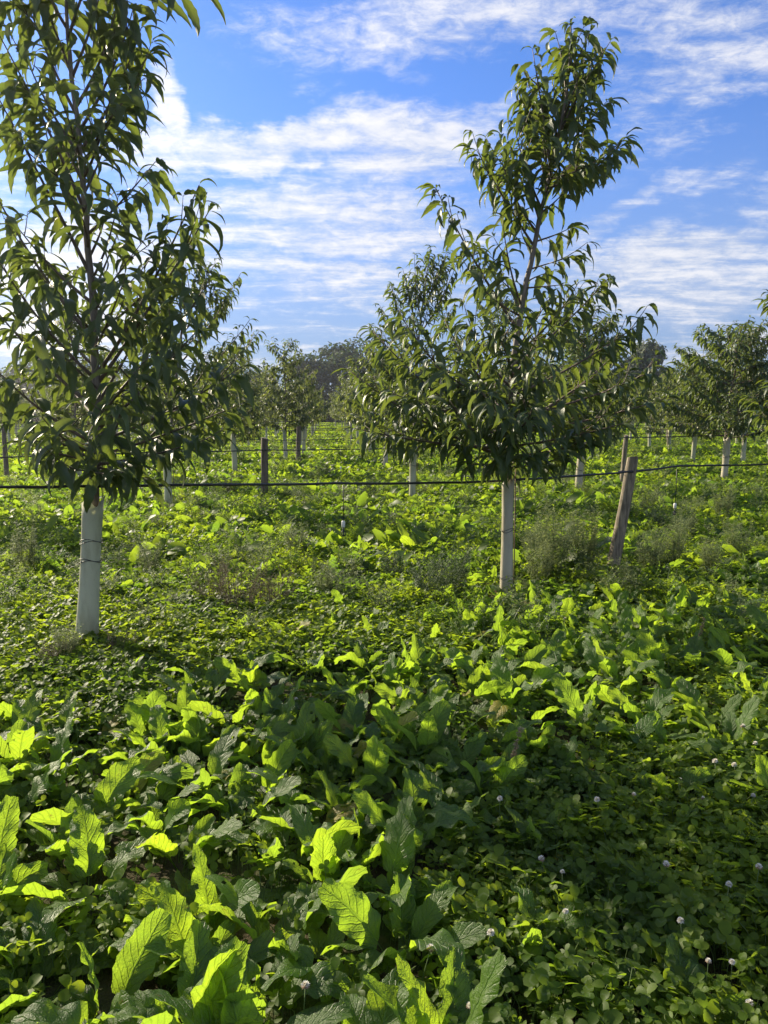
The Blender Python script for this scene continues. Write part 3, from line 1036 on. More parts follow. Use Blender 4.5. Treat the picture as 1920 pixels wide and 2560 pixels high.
# ------------------------------------------------------------------ the lattice of rows behind
rg = random.Random(5)
ORD = ['', 'first', 'second', 'third', 'fourth', 'fifth', 'sixth', 'seventh', 'eighth', 'ninth', 'tenth', 'eleventh', 'twelfth', 'thirteenth', 'fourteenth', 'fifteenth', 'sixteenth', 'seventeenth', 'eighteenth', 'nineteenth', 'twentieth', 'twenty-first', 'twenty-second', 'twenty-third', 'twenty-fourth', 'twenty-fifth', 'twenty-sixth', 'twenty-seventh', 'twenty-eighth', 'twenty-ninth', 'thirtieth', 'thirty-first', 'thirty-second', 'thirty-third', 'thirty-fourth', 'thirty-fifth', 'thirty-sixth']
TAKEN = [(-3.35, 11.8), (.47, 12.9), (7.0, 16.3), (3.5, 13.9), (4.75, 8.05), (1.0, 6.25), (-1.9, 4.84)]
A = Vector((3.35, 1.2))
OLD = {}
SIZE_NOTE = ['rounded', 'tall', 'spreading', 'slim', 'low']


def put_tree(x, y, row, idx):
    far = y > 24
    k = rg.randrange(5)
    data = (LOW if far else MID)[k]
    note = SIZE_NOTE[k]
    if row <= 11:
        lab = f'{note} chestnut tree, {ORD[idx]} from the left in the {ORD[row]} orchard row'
        gl = f'pale tree guard, {ORD[idx]} from the left in the {ORD[row]} orchard row'
        g1, g2 = 'young chestnut trees planted in rows', 'plastic tree guards round the trunks'
    else:
        lab, gl = 'small chestnut tree in the far rows below the horizon', 'thin pale tree guard in the far rows below the horizon'
        g1, g2 = 'chestnut trees of the far rows', 'tree guards of the far rows'
    root = thing('chestnut_tree', (x, y, 0), lab, 'tree', g1)
    sc = rg.uniform(.85, 1.12)
    root.scale = (sc, sc, sc)
    root.rotation_euler.z = rg.uniform(0, 6.28)
    link('trunk', data[0], root)
    link('crown', data[1], root)
    g = link('tree_guard', GUARD_FAR[rg.randrange(4)], None, (x, y, 0))
    g.rotation_euler.z = rg.choice((0, 3.14159)) + rg.uniform(-.4, .4)
    tag(g, gl, 'tree guard', g2)


p = at(614, 735, 23.0)
tb, mb_, lv_, r_ = orchard_tree_data(81, p.z, .85, 34, CH_MID, None, .045, .17, .25, 1.0)
root = thing('chestnut_tree', (p.x, 23.0, 0), 'slim chestnut tree with a tall tip, left of the far oaks', 'tree', 'young chestnut trees planted in rows')
link('trunk', tb.mesh('trunk', M['bark']), root)
link('crown', crown_mesh(mb_, lv_, CH_MID, r_, M['orchard']), root)
TAKEN.append((p.x, 23.0))
tag(link('tree_guard', GUARD_FAR[1], None, (p.x, 23.0, 0)), 'pale tree guard of the slim tree left of the far oaks', 'tree guard', 'plastic tree guards round the trunks')
for px_, py_, Y_, k_, lab_ in [(1508, 752, 22.0, 0, 'rounded chestnut tree left of the tree in the right tan guard, a row behind it'),
                               (1455, 800, 27.0, 3, 'low chestnut tree filling the gap right of the leaning tree'),
                               (1618, 745, 21.0, 2, 'spreading chestnut tree behind the tree in the right tan guard')]:
    p = at(px_, py_, Y_)
    root = thing('chestnut_tree', (p.x, Y_, 0), lab_, 'tree', 'young chestnut trees planted in rows')
    link('trunk', MID[k_][0], root)
    link('crown', MID[k_][1], root)
    f_ = p.z / (3.7, 4.4, 3.2, 3.5, 2.9)[k_]
    root.scale = (1.1, 1.1, f_)
    root.rotation_euler.z = px_
    TAKEN.append((p.x, Y_))
    tag(link('tree_guard', GUARD_FAR[k_ % 2], None, (p.x, Y_, 0)), 'pale guard of the ' + lab_.replace(' chestnut', '').replace(', a row behind it', ''), 'tree guard', 'plastic tree guards round the trunks')
n_tree = 0
ROWS = {}
for row in range(2, 18):
    o0 = Vector((.47, 12.9)) + Vector((-.54, 7.0)) * (row - 2)
    pts = []
    for j in range(-60, 61):
        p = o0 + A * j * (1 if row < 4 else .66) + Vector((rg.uniform(-.2, .2), rg.uniform(-.2, .2)))
        if p.y < 8 or p.y > 90 or not seen(p.x, p.y, 1.5, 1.4):
            continue
        if any((p - Vector(q)).length < 2.3 for q in TAKEN):
            continue
        if row > 3 and rg.random() < .06:
            continue
        pts.append(p)
    ROWS[row] = (o0, pts)
    for i, p in enumerate(pts):
        put_tree(p.x, p.y, row, min(i + 1, 36))
        n_tree += 1


# ------------------------------------------------------------------ posts
def post_mesh(seed, H, r0, r1, lean, mat, sides=12):
    r = random.Random(seed)
    mb = MB()
    rows = 10
    V, U = [], []
    for i in range(rows + 1):
        t = i / rows
        rr = r0 + (r1 - r0) * t
        bx = .003 * math.sin(t * 7 + seed)
        for k in range(sides + 1):
            th = 2 * math.pi * (k % sides) / sides
            w_ = 1 + .05 * math.sin(3 * th + seed) + .06 * math.sin(7 * th + t * 6 + seed) * .5 + .03 * math.sin(11 * t + th * 2)
            ztop = .012 * math.sin(th + seed) if i == rows else 0
            V.append((lean[0] * t + bx + rr * w_ * math.cos(th), lean[1] * t + rr * w_ * math.sin(th), H * t + ztop))
            U.append((k / sides, t))
    l, tt = grid_faces(rows, sides)
    mb.add(V, l, tt, U)
    top = rows * (sides + 1)
    cen = [sum(V[top + k][q] for k in range(sides)) / sides for q in range(3)]
    ring = [V[top + k] for k in range(sides)]
    mb.add(ring + [tuple(cen)], sum([[k, (k + 1) % sides, sides] for k in range(sides)], []), [3] * sides)
    return mb.mesh('post', mat)


def tag_post(o, label):
    return tag(o, label, 'post', 'wooden posts that carry the hoses')


post_base = Vector((2.07, 6.95, 0))
ptop = at(1367, 988, 6.95)
near_post = link('wooden_post', post_mesh(3, ptop.z, .058, .050, (ptop.x - post_base.x, 0), M['post']), None, post_base)
tag_post(near_post, 'weathered round brown wooden post leaning right, nearest post in the picture')
p2b, p2t = at(571, 1090, 13.0), at(574, 946, 13.0)
tag_post(link('wooden_post', post_mesh(5, p2t.z, .062, .058, (.03, 0), M['post_dark']), None, (p2b.x, 13.0, 0)), 'dark wooden post in the second row, left of the middle')
p3t = at(1353, 940, 15.6)
tag_post(link('wooden_post', post_mesh(6, p3t.z, .05, .045, (.06, 0), M['post']), None, (p3t.x - .06, 15.6, 0)), 'slim light brown post behind the leaning near post')
p4t = at(645, 921, 21.5)
tag_post(link('wooden_post', post_mesh(8, p4t.z, .07, .06, (.03, 0), M['post_dark']), None, (p4t.x - .03, 21.5, 0)), 'dark wooden post in the third row, left of the middle')
FAR_POST = [post_mesh(30 + i, 1.2 + .08 * i, .055, .05, (.05 * (i - 1), 0), M['post_dark'] if i else M['post'], 7) for i in range(3)]
POSTS = {2: [(p2b.x, 13.0), (p3t.x, 15.6)], 3: [(p4t.x, 21.5)]}
for row in range(3, 14):
    o0, pts = ROWS[row]
    n = 0
    for j in range(-36, 37, 3):
        p = o0 + A * (j + .5) + Vector((rg.uniform(-.3, .3), rg.uniform(-.2, .2)))
        if p.y < 14 or p.y > 85 or not seen(p.x, p.y, 1, .3):
            continue
        if row == 3 and abs(p.x - p4t.x) < 4:
            continue
        n += 1
        o = link('wooden_post', FAR_POST[rg.randrange(3)], None, (p.x, p.y, 0))
        if row <= 6:
            tag_post(o, f'wooden post, {ORD[n]} from the left among posts of the {ORD[row]} row')
        else:
            tag(o, 'thin wooden post in the far rows below the horizon', 'post', 'posts of the far rows')


# ------------------------------------------------------------------ irrigation hoses
def hose(pts, rad, label, sag=.035, sides=6, seg=8):
    mb = MB()
    fine = []
    for i in range(len(pts) - 1):
        a, b = Vector(pts[i]), Vector(pts[i + 1])
        for k in range(seg):
            t = k / seg
            p = a.lerp(b, t)
            p.z -= sag * 4 * t * (1 - t) + .0015 * math.sin(i * 3 + k * 1.1)
            fine.append(p)
    fine.append(Vector(pts[-1]))
    org = Vector(pts[0])
    tube(mb, [p - org for p in fine], [rad] * len(fine), sides)
    o = link('irrigation_hose', mb.mesh('irrigation_hose', M['hose']), None, org)
    tag(o, label, 'hose', 'black hoses strung along the rows')
    return o


def hose_through(pixels):
    return [at(px, py, Y) for px, py, Y in pixels]


row1 = hose_through([(-260, 1062, 4.1), (0, 1052, 4.4), (150, 1050, 4.62), (420, 1047, 5.0), (720, 1044, 5.5), (1000, 1042, 5.98), (1130, 1035, 6.22), (1240, 1028, 6.55), (1358, 1019, 6.885), (1470, 1006, 7.2), (1659, 1003, 7.75), (1900, 998, 8.6)])
h1 = hose(row1, .0092, 'black irrigation hose of the front row, tied to the leaning post', .004, 8, 6)
row2 = hose_through([(-100, 990, 10.4), (365, 975, 11.75), (573, 972, 12.93), (880, 968, 12.95), (1100, 962, 13.4), (1250, 950, 14.0), (1352, 945, 15.5), (1545, 940, 16.3), (1760, 934, 17.5)])
hose(row2, .0095, 'black irrigation hose of the second row, crossing the dark post', .01)
for row in range(3, 9):
    o0, pts = ROWS[row]
    q = []
    for j in range(-14, 15):
        p = o0 + A * j
        if p.y > 9 and seen(p.x, p.y, 1, 3.5):
            q.append((p.x, p.y + (.08 if j % 3 else .0), .93 + rg.uniform(-.05, .06)))
    if len(q) > 1:
        hose(q, .009 if row < 5 else .011, f'black irrigation hose strung along the {ORD[row]} orchard row', .03, 5, 5)

# ties on the near post
mb = MB()
cpt = Vector(row1[8])
tube(mb, [Vector((.072 * math.cos(a), .066 * math.sin(a) + .065, .008 * math.sin(a * 2))) for a in [6.283 * i / 16 for i in range(17)]], [.003] * 17, 5)
o = link('wire_tie', mb.mesh('wire_tie', M['wire']), near_post)
o.location = (cpt.x - post_base.x + .0, cpt.y - post_base.y - .0, cpt.z)


def dripper(top, length, label, k=1.0):
    root = thing('hanging_sprinkler', top, label, 'sprinkler', 'small sprinklers hanging from the hoses')
    mb = MB()
    tube(mb, [Vector((0, 0, 0)), Vector((.004, 0, -length * .5)), Vector((0, 0, -length))], [.0032 * k] * 3, 5)
    link('drop_tube', mb.mesh('drop_tube', M['hose']), root)
    mb = MB()
    tube(mb, [Vector((0, 0, -length - .048)), Vector((0, 0, -length - .044)), Vector((0, 0, -length - .006)), Vector((0, 0, -length))], [.011 * k, .0135 * k, .0135 * k, .009 * k], 10)
    link('weight', mb.mesh('weight', M['white_plastic']), root)
    mb = MB()
    tube(mb, [Vector((0, 0, -length - .11)), Vector((0, 0, -length - .10)), Vector((0, 0, -length - .07)), Vector((0, 0, -length - .0485))], [.012 * k, .006 * k, .005 * k, .006 * k], 8)
    for s in (-1, 1):
        tube(mb, [Vector((.004 * s, 0, -length - .07)), Vector((.014 * s, 0, -length - .085)), Vector((.012 * s, 0, -length - .108))], [.0025] * 3, 4)
    link('nozzle', mb.mesh('nozzle', M['wire']), root)


p = at(741, 1044, 5.53); dripper((p.x, p.y, p.z - .01), .26, 'white weighted sprinkler hanging from the front hose, left of the leaning tree')
p = at(1462, 1008, 7.17); dripper((p.x, p.y, p.z - .01), .33, 'white weighted sprinkler hanging from the front hose, right of the leaning post')
p = at(736, 970, 12.9); dripper((p.x, p.y, p.z - .01), .28, 'small sprinkler hanging from the second-row hose, right of the dark post')


# ------------------------------------------------------------------ far trees on the horizon
def far_tree(base, H, Wd, label, seed, mat, nclump=95, leaf=.42, clear=.22, bare=False, lobes=9):
    r = random.Random(seed)
    root = thing('broadleaf_tree', base, label, 'tree', 'tall trees at the edge of the field')
    tb = MB()
    tube(tb, [Vector((0, 0, 0)), Vector((.05, 0, H * .25)), Vector((-.1, 0, H * .5)), Vector((.1, 0, H * .85))], [H * .03, H * .022, H * .014, H * .003], 7)
    cs = []
    for k in range(lobes):
        th = r.uniform(0, 6.283)
        f = r.random()
        z = clear * H + (H * (.93 - clear)) * f
        rr = Wd * .5 * math.sqrt(max(0.08, 1 - (abs(f - .42) / .62) ** 2)) * r.uniform(.35, .8)
        c = Vector((math.cos(th) * rr, math.sin(th) * rr, z))
        cs.append((c, r.uniform(.16, .27) * Wd))
        tube(tb, [Vector((0, 0, H * .22 + .1 * k)), c * .5 + Vector((0, 0, H * .12)), c], [H * .012, H * .008, H * .003], 5)
    cs.append((Vector((0, 0, H * .84)), Wd * .2))
    cs.append((Vector((0, 0, H * .55)), Wd * .28))
    if bare:
        for k in range(16):
            th = r.uniform(0, 6.283)
            c = Vector((math.cos(th) * Wd * .45 * r.random(), math.sin(th) * Wd * .4, H * r.uniform(.8, 1.06)))
            tube(tb, [Vector((c.x * .3, c.y * .3, H * .5)), c * .8, c], [.07, .045, .02], 4)
    link('trunk', tb.mesh('trunk', M['far_bark']), root)
    N = nclump * 60
    rn = np.random.RandomState(seed)
    mb = MB()
    per = N // len(cs)
    for c, rad in cs:
        d = rn.normal(size=(per, 3))
        d /= np.linalg.norm(d, axis=1)[:, None]
        rr = rad * (.55 + .55 * rn.random((per, 1)) ** .6) * (1 + .25 * np.sin(d[:, :1] * 7 + seed) * np.cos(d[:, 1:2] * 6))
        pos = np.array(c) + d * rr * np.array([1, 1, .8])
        nr = d + rn.normal(scale=.7, size=(per, 3)) + np.array([0, 0, .4])
        nr /= np.linalg.norm(nr, axis=1)[:, None]
        t1 = np.cross(nr, rn.normal(size=(per, 3)))
        t1 /= np.linalg.norm(t1, axis=1)[:, None] + 1e-6
        t2 = np.cross(nr, t1)
        s = leaf * rn.uniform(.5, 1.1, size=(per, 1))
        q = np.stack([pos - t1 * s * .5, pos + t2 * s * .4 + nr * s * .12, pos + t1 * s * .5, pos - t2 * s * .4 + nr * s * .12], 1).reshape(-1, 3)
        mb.add(q, np.arange(per * 4), np.full(per, 4))
    o = link('crown', mb.mesh('crown', mat, False), root)
    return root


FT = [  # x on photograph, top y, distance, width m, label
    (742, 750, 132, 15.0, 'largest dark oak rising above the orchard, just left of the leaning tree', 'oak', 0),
    (672, 778, 128, 10.5, 'lower dark oak left of the largest oak on the horizon', 'oak', 0),
    (826, 775, 138, 12.0, 'broad tree half hidden behind the leaning tree, right of the largest oak', 'oak', 0),
    (905, 800, 140, 11.0, 'far tree hidden behind the left branches of the leaning tree', 'oak', 0),
    (1290, 738, 118, 11.5, 'dark far tree behind the right side of the leaning tree', 'oak', 0),
    (1398, 742, 112, 9.5, 'thin grey-green far tree with bare twigs on top, right of the leaning tree', 'far_green', 1),
    (1215, 790, 136, 10.0, 'far tree behind the trunk of the leaning tree', 'oak', 0),
    (1500, 815, 150, 12.0, 'low far tree left of the trees at the right edge', 'far_green', 0),
    (1610, 805, 150, 12.0, 'low far tree behind the trees at the right edge', 'oak', 0),
    (575, 812, 150, 11.0, 'low far tree behind the second-row trees, left of the oaks', 'far_green', 0),
    (470, 805, 150, 11.0, 'low far tree behind the second-row tree tips', 'oak', 0),
    (340, 790, 150, 13.0, 'far tree behind the right side of the big left tree', 'oak', 0),
    (200, 800, 150, 13.0, 'far tree behind the trunk of the big left tree', 'far_green', 0),
    (60, 790, 150, 14.0, 'far tree behind the left side of the big left tree', 'oak', 0),
    (1110, 800, 150, 12.0, 'far tree low behind the middle of the leaning tree', 'far_green', 0)]
for i, (px, py, Y, wd, lab, mt, bare) in enumerate(FT):
    p = at(px, py, Y)
    far_tree((p.x, Y, 0), p.z, wd, lab, 90 + i, M[mt], 110 if Y < 140 else 80, .75, .12, bool(bare), 11)

# thin haze over the distance, added partly to suggest the sun glare at left: one closed box of even air round everything
def haze_box():
    x0, x1, y0, y1, z0, z1 = -720, 720, -720, 720, -1.2, 18
    V = [(x, y, z) for z in (z0, z1) for x, y in ((x0, y0), (x1, y0), (x1, y1), (x0, y1))]
    Fc = [0, 3, 2, 1, 4, 5, 6, 7, 0, 1, 5, 4, 1, 2, 6, 5, 2, 3, 7, 6, 3, 0, 4, 7]
    mb = MB()
    mb.add(V, Fc, [4] * 6)
    m, t, o = mat_new('haze_air')
    v = t.new('ShaderNodeVolumePrincipled')
    v.inputs['Color'].default_value = (0.95, 0.96, 1.0, 1)
    v.inputs['Density'].default_value = HAZE
    v.inputs['Anisotropy'].default_value = 0.80
    t.l.new(v.outputs[0], o.inputs['Volume'])
    tag(link('haze', mb.mesh('haze', m, False)), kind='stuff')


haze_box()

# a low hedge line closes the field
mb = MB()
rn = np.random.RandomState(7)
n = 9000
hx = rn.uniform(-115, 115, n)
hh = 2.0 + 1.2 * np.sin(hx * .21) + .8 * np.sin(hx * .53 + 1)
pos = np.stack([hx, 156 + rn.uniform(-2.2, 2.2, n), rn.random(n) ** .7 * hh], 1)
nr = rn.normal(size=(n, 3)) + np.array([0, -.6, .5]); nr /= np.linalg.norm(nr, axis=1)[:, None]
t1 = np.cross(nr, rn.normal(size=(n, 3))); t1 /= np.linalg.norm(t1, axis=1)[:, None]
t2 = np.cross(nr, t1); s = rn.uniform(.4, 1.0, (n, 1))
mb.add(np.stack([pos - t1 * s, pos + t2 * s * .7, pos + t1 * s, pos - t2 * s * .7], 1).reshape(-1, 3), np.arange(n * 4), np.full(n, 4))
o = link('hedgerow', mb.mesh('hedgerow', M['oak'], False))
tag(o, kind='stuff')

# ------------------------------------------------------------------ dock plants
DOCK = []
for dr in (.3, .6, .9, 1.2, 1.5, 2.0, 2.4, .4, .8, 1.1, 1.7, 1.3, 2.2, .7):
    V, l, t, u = leaf_template(1.0, rng.uniform(.38, .52), 16, 6, prof_dock, rng.uniform(.75, 1.4), dr, rng.uniform(-.05, .5), rng.uniform(.07, .17), rng.uniform(1.4, 3.2), 0,
                               rng.uniform(-1.2, 1.2), petiole=rng.uniform(.25, .6), prad=.011, ragged=.17, rng=rng, curl=rng.uniform(-.15, .5))
    nv = 17 * 7
    for i in range(nv):          # puckered blade
        V[i] += np.array([rng.uniform(-.006, .006), rng.uniform(-.008, .008), rng.uniform(-.014, .014)], np.float32)
    q = l.reshape(-1, 4)
    keep = np.ones(len(q), bool)
    for _ in range(rng.choice((0, 0, 1, 2, 3))):     # eaten margins and holes
        row = rng.randrange(3, 15)
        keep[row * 6 + rng.choice((0, 5, 5, 0, 1, 4))] = False
    DOCK.append((V, q[keep].ravel(), t[keep], u))
DOCK_MESH = []
for tpl in DOCK:
    q = MB()
    q.add(*tpl)
    DOCK_MESH.append(q.mesh('dock_leaf', M['dock']))
DOCK_LO = [leaf_template(1.0, .42, 4, 2, prof_dock, rng.uniform(.8, 1.35), dr, .25, .14, 1.5, 0, rng.uniform(-.9, .9), rng=rng, petiole=.35, prad=.01) for dr in (.4, .8, 1.2, 1.6)]

rd = random.Random(21)


def rosette(r, n, L0, L1):
    out = []
    th0 = r.uniform(0, 6.28)
    for k in range(n):
        th = th0 + k * 2.4 + r.uniform(-.35, .35)
        out.append((th, r.uniform(L0, L1), r.uniform(-.4, .15), r.uniform(-.5, .5)))
    return out


def dock_plant(x, y, n, L0, L1, label, group, rnd=rd):
    root = thing('dock_plant', (x, y, gz(x, y)), label, 'dock plant', group)
    for th, L, tilt, roll in rosette(rnd, n, L0, L1):
        d = Vector((math.cos(th) * math.cos(tilt), math.sin(th) * math.cos(tilt), math.sin(tilt)))
        o = link('leaf', DOCK_MESH[rnd.randrange(len(DOCK_MESH))], root)
        o.matrix_local = frame((math.cos(th) * .012, math.sin(th) * .012, -.01), d, roll=roll * .6, scale=L)
    return root


def poisson(r, n, dist, sampler, tries=6000):
    pts = []
    for _ in range(tries):
        if len(pts) >= n:
            break
        p = sampler(r)
        if p and all((p[0] - q[0]) ** 2 + (p[1] - q[1]) ** 2 < 1e9 and math.hypot(p[0] - q[0], p[1] - q[1]) > dist for q in pts):
            pts.append(p)
    return pts


def zone(x0, x1, y0, y1, test=None):
    def f(r):
        x, y = r.uniform(x0, x1), r.uniform(y0, y1)
        if not seen(x, y, .15, .15):
            return None
        return (x, y) if test is None or test(x, y) else None
    return f


SPOT = [
    (zone(-1.9, .55, 1.5, 3.4, lambda x, y: x < .16 + .55 * max(0, y - 2.3)), 74, .14, 5, 9, .125, .235, 'lower left dock patch', 'dock plants of the lower left patch'),
    (zone(-.95, 2.1, 3.1, 4.3, lambda x, y: y > 3.1 + .22 * max(0, x - .8)), 56, .16, 5, 9, .12, .23, 'middle dock band', 'dock plants of the middle band'),
    (zone(.5, 3.3, 4.2, 6.0, lambda x, y: y > 4.0 + .5 * max(0, 1.2 - x)), 88, .155, 5, 8, .12, .225, 'bed before the leaning post', 'dock plants in front of the leaning post'),
    (zone(.25, 1.9, 1.7, 3.1), 10, .40, 4, 6, .11, .19, 'lower right clover', 'dock plants among the lower right clover'),
    (zone(-2.6, -.9, 3.5, 4.6), 4, .4, 4, 6, .12, .18, 'clover before the grey guard', 'dock plants in front of the left tree guard'),
    (zone(-1.4, .6, 4.7, 6.0), 14, .28, 4, 7, .10, .18, 'strip between near guards', 'dock plants between the nearest guards')]
LINES = ['nearest line', 'second line back', 'third line back', 'fourth line back', 'fifth line back', 'sixth line back', 'seventh line back', 'eighth line back', 'ninth line back', 'tenth line back', 'eleventh line back', 'twelfth line back', 'thirteenth line back', 'fourteenth line back']


def in_lines(ps, per):
    """(x, y, line, place in the line): lines by distance, left to right"""
    ps = sorted(ps, key=lambda q: q[1])
    nl = max(1, round(len(ps) / per))
    out = []
    for i in range(nl):
        part = sorted(ps[i * len(ps) // nl:(i + 1) * len(ps) // nl], key=lambda q: q[0] / q[1])
        out += [(x, y, i, j) for j, (x, y) in enumerate(part)]
    return out


n_dock = 0
for samp, n, dist, a, b, L0, L1, where, grp in SPOT:
    for x, y, ln, j in in_lines(poisson(rd, n, dist, samp), 7):
        k = rd.randint(a, b)
        root = dock_plant(x, y, k, L0, L1, f'{ORD[j + 1]} dock plant from the left, {LINES[ln]}, in the {where}', grp)
        n_dock += 1


def dock_clump_mesh(seed, tpls, n, L0, L1, mat):
    r = random.Random(seed)
    mb = MB()
    for th, L, tilt, roll in rosette(r, n, L0, L1):
        d = Vector((math.cos(th) * math.cos(tilt), math.sin(th) * math.cos(tilt), math.sin(tilt)))
        place(mb, tpls[r.randrange(len(tpls))], frame((math.cos(th) * .01, math.sin(th) * .01, 0), d, roll=roll, scale=L))
    return mb.mesh('dock_plant', mat)


DOCK_MID = [dock_clump_mesh(100 + i, DOCK, 8, .12, .22, M['dock']) for i in range(5)]
DOCK_FAR = [dock_clump_mesh(110 + i, DOCK_LO, 7, .18, .28, M['ground_leaf']) for i in range(4)]
mid = poisson(rd, 120, .34, lambda r: zone(-6.5, 6.5, 6.0, 12.5)(r), 4000)
for x, y, ln, j in in_lines(mid, 11):
    o = link('dock_plant', DOCK_MID[rd.randrange(5)], None, (x, y, gz(x, y)))
    o.rotation_euler.z = rd.uniform(0, 6.28)
    s = rd.uniform(.85, 1.25)
    o.scale = (s, s, s)
    tag(o, f'dock plant, {ORD[j + 1]} from left in the {LINES[ln]} between the first two tree rows', 'dock plant', 'dock plants between first and second row')


# ------------------------------------------------------------------ stuff scattered by geometry nodes
def scatter(name, pts, protos, smin, smax, seed, tilt=.12):
    n = len(pts)
    rn = np.random.RandomState(seed)
    me = bpy.data.meshes.new(name)
    me.vertices.add(n)
    me.vertices.foreach_set('co', np.asarray(pts, np.float32).ravel())
    a = me.attributes.new('rot', 'FLOAT_VECTOR', 'POINT')
    rot = np.stack([rn.uniform(-tilt, tilt, n), rn.uniform(-tilt, tilt, n), rn.uniform(0, 6.283, n)], 1).astype(np.float32)
    a.data.foreach_set('vector', rot.ravel())
    a = me.attributes.new('siz', 'FLOAT', 'POINT')
    a.data.foreach_set('value', rn.uniform(smin, smax, n).astype(np.float32))
    a = me.attributes.new('pick', 'INT', 'POINT')
    a.data.foreach_set('value', rn.randint(0, len(protos), n).astype(np.int32))
    ob = link(name, me)
    tag(ob, kind='stuff')
    col = bpy.data.collections.new(name + '_kinds')
    for i, pm in enumerate(protos):
        col.objects.link(bpy.data.objects.new(f'{name}_{i:02d}', pm))
    g = bpy.data.node_groups.new(name, 'GeometryNodeTree')
    g.interface.new_socket('Geometry', in_out='INPUT', socket_type='NodeSocketGeometry')
    g.interface.new_socket('Geometry', in_out='OUTPUT', socket_type='NodeSocketGeometry')
    gi, go = g.nodes.new('NodeGroupInput'), g.nodes.new('NodeGroupOutput')
    ip = g.nodes.new('GeometryNodeInstanceOnPoints')
    ci = g.nodes.new('GeometryNodeCollectionInfo')
    ci.inputs['Collection'].default_value = col
    ci.inputs['Separate Children'].default_value = True
    ci.inputs['Reset Children'].default_value = True

    def attr(nm, ty):
        q = g.nodes.new('GeometryNodeInputNamedAttribute')
        q.data_type = ty
        q.inputs['Name'].default_value = nm
        return next(s for s in q.outputs if s.enabled and s.name == 'Attribute')
    g.links.new(gi.outputs[0], ip.inputs['Points'])
    g.links.new(ci.outputs[0], ip.inputs['Instance'])
    ip.inputs['Pick Instance'].default_value = True
    g.links.new(attr('pick', 'INT'), ip.inputs['Instance Index'])
    g.links.new(attr('rot', 'FLOAT_VECTOR'), ip.inputs['Rotation'])
    g.links.new(attr('siz', 'FLOAT'), ip.inputs['Scale'])
    g.links.new(ip.outputs[0], go.inputs[0])
    md = ob.modifiers.new('scatter', 'NODES')
    md.node_group = g
    return ob


def prof_clover(t):
    return max(.12, math.sin(math.pi * (.04 + .86 * t ** 1.25)) ** .7)


CLV_HI = [leaf_template(1.0, .86, 4, 2, prof_clover, rng.uniform(0, .5), rng.uniform(.3, .8), rng.uniform(.1, .4), rng=rng) for _ in range(4)]
CLV_LO = [leaf_template(1.0, .9, 2, 2, prof_clover, .3, .6, .25, rng=rng) for _ in range(2)]


def clover_clump(seed, n, spreadr, hmin, hmax, l0, l1, tpls, stems=True, tl_=.7):
    r = random.Random(seed)
    mb = MB()
    for k in range(n):
        a, q = r.uniform(0, 6.283), spreadr * math.sqrt(r.random())
        bx, by = q * math.cos(a), q * math.sin(a)
        h = r.uniform(hmin, hmax)
        top = Vector((bx + r.uniform(-.03, .03), by + r.uniform(-.03, .03), h))
        if stems:
            tube(mb, [Vector((bx, by, 0)), Vector((bx + (top.x - bx) * .3, by, h * .6)), top], [.0012, .0011, .0009], 3, 1, False)
        th = r.uniform(0, 6.283)
        tx, ty = r.uniform(-tl_, tl_), r.uniform(-tl_, tl_)
        tl = r.uniform(l0, l1)
        for m in range(3):
            b = th + m * 2.094 + r.uniform(-.15, .15)
            d = Vector((math.cos(b), math.sin(b), .15 + tx * math.cos(b) + ty * math.sin(b)))
            up = Vector((-tx, -ty, 1))
            place(mb, tpls[r.randrange(len(tpls))], frame(top, d, up, r.uniform(-.3, .3), tl))
    return mb.mesh('clover', [M['clover'], M['stem']])


def pts_in(seed, n, y0, y1, extra=.35, power=2.0, keep=None):
    """random ground points inside the view wedge between two distances, even per square metre"""
    r = np.random.RandomState(seed)
    out = []
    while len(out) < n:
        y = math.sqrt(r.uniform(y0 * y0, y1 * y1))
        x = r.uniform(-1, 1) * (.56 * y + extra)
        if keep and not keep(x, y, r):
            continue
        out.append((x, y, gz(x, y) if y < 28 else 0.0))
    return out


CL_A = [clover_clump(200 + i, 11, .075, .03, .11, .016, .032, CLV_HI) for i in range(7)]
CL_B = [clover_clump(220 + i, 26, .17, .03, .12, .022, .040, CLV_LO, False, 1.5) for i in range(5)]
CL_C = [clover_clump(240 + i, 42, .42, .02, .13, .045, .085, CLV_LO, False, 1.8) for i in range(4)]
CL_D = [clover_clump(260 + i, 42, .42, .01, .07, .04, .07, CLV_LO, False, 1.8) for i in range(3)]
mulch = (r_trunk[0].x, YR)


class r_fix:
    def __init__(self, x, y):
        self.q = [x, y]


DENSE = [lambda p: -1.9 < p.q[0] < .16 + .55 * max(0, p.q[1] - 2.3) and 1.5 < p.q[1] < 3.4, lambda p: -.95 < p.q[0] < 1.75 and 3.2 < p.q[1] < 4.3, lambda p: .5 < p.q[0] < 3.3 and 4.2 < p.q[1] < 6.0 and p.q[1] > 4.0 + .5 * max(0, 1.2 - p.q[0])]


def keep_near(x, y, r):
    if math.hypot(x - mulch[0], y - mulch[1] + .05) < .36 and r.rand() < .93:
        return False
    if y < 6.1 and seen(x, y, .15, -.05) and any(z(r_fix(x, y)) for z in DENSE) and r.rand() < .84:
        return False
    return True


o = scatter('clover', pts_in(1, 10800, 0.9, 6.4, 1.1, keep=keep_near), CL_A, .75, 1.3, 31)
scatter('clover', pts_in(2, 9300, 5.8, 16, 1.3, keep=keep_near), CL_B, .75, 1.3, 32)
scatter('ground_cover', pts_in(3, 7500, 14, 48), CL_C, .7, 1.3, 33)
scatter('ground_cover', pts_in(4, 6000, 44, 125), CL_D, 1.4, 2.4, 34)
scatter('dock_cover', pts_in(5, 5200, 7.0, 48), DOCK_FAR, .6, 1.15, 35, .25)


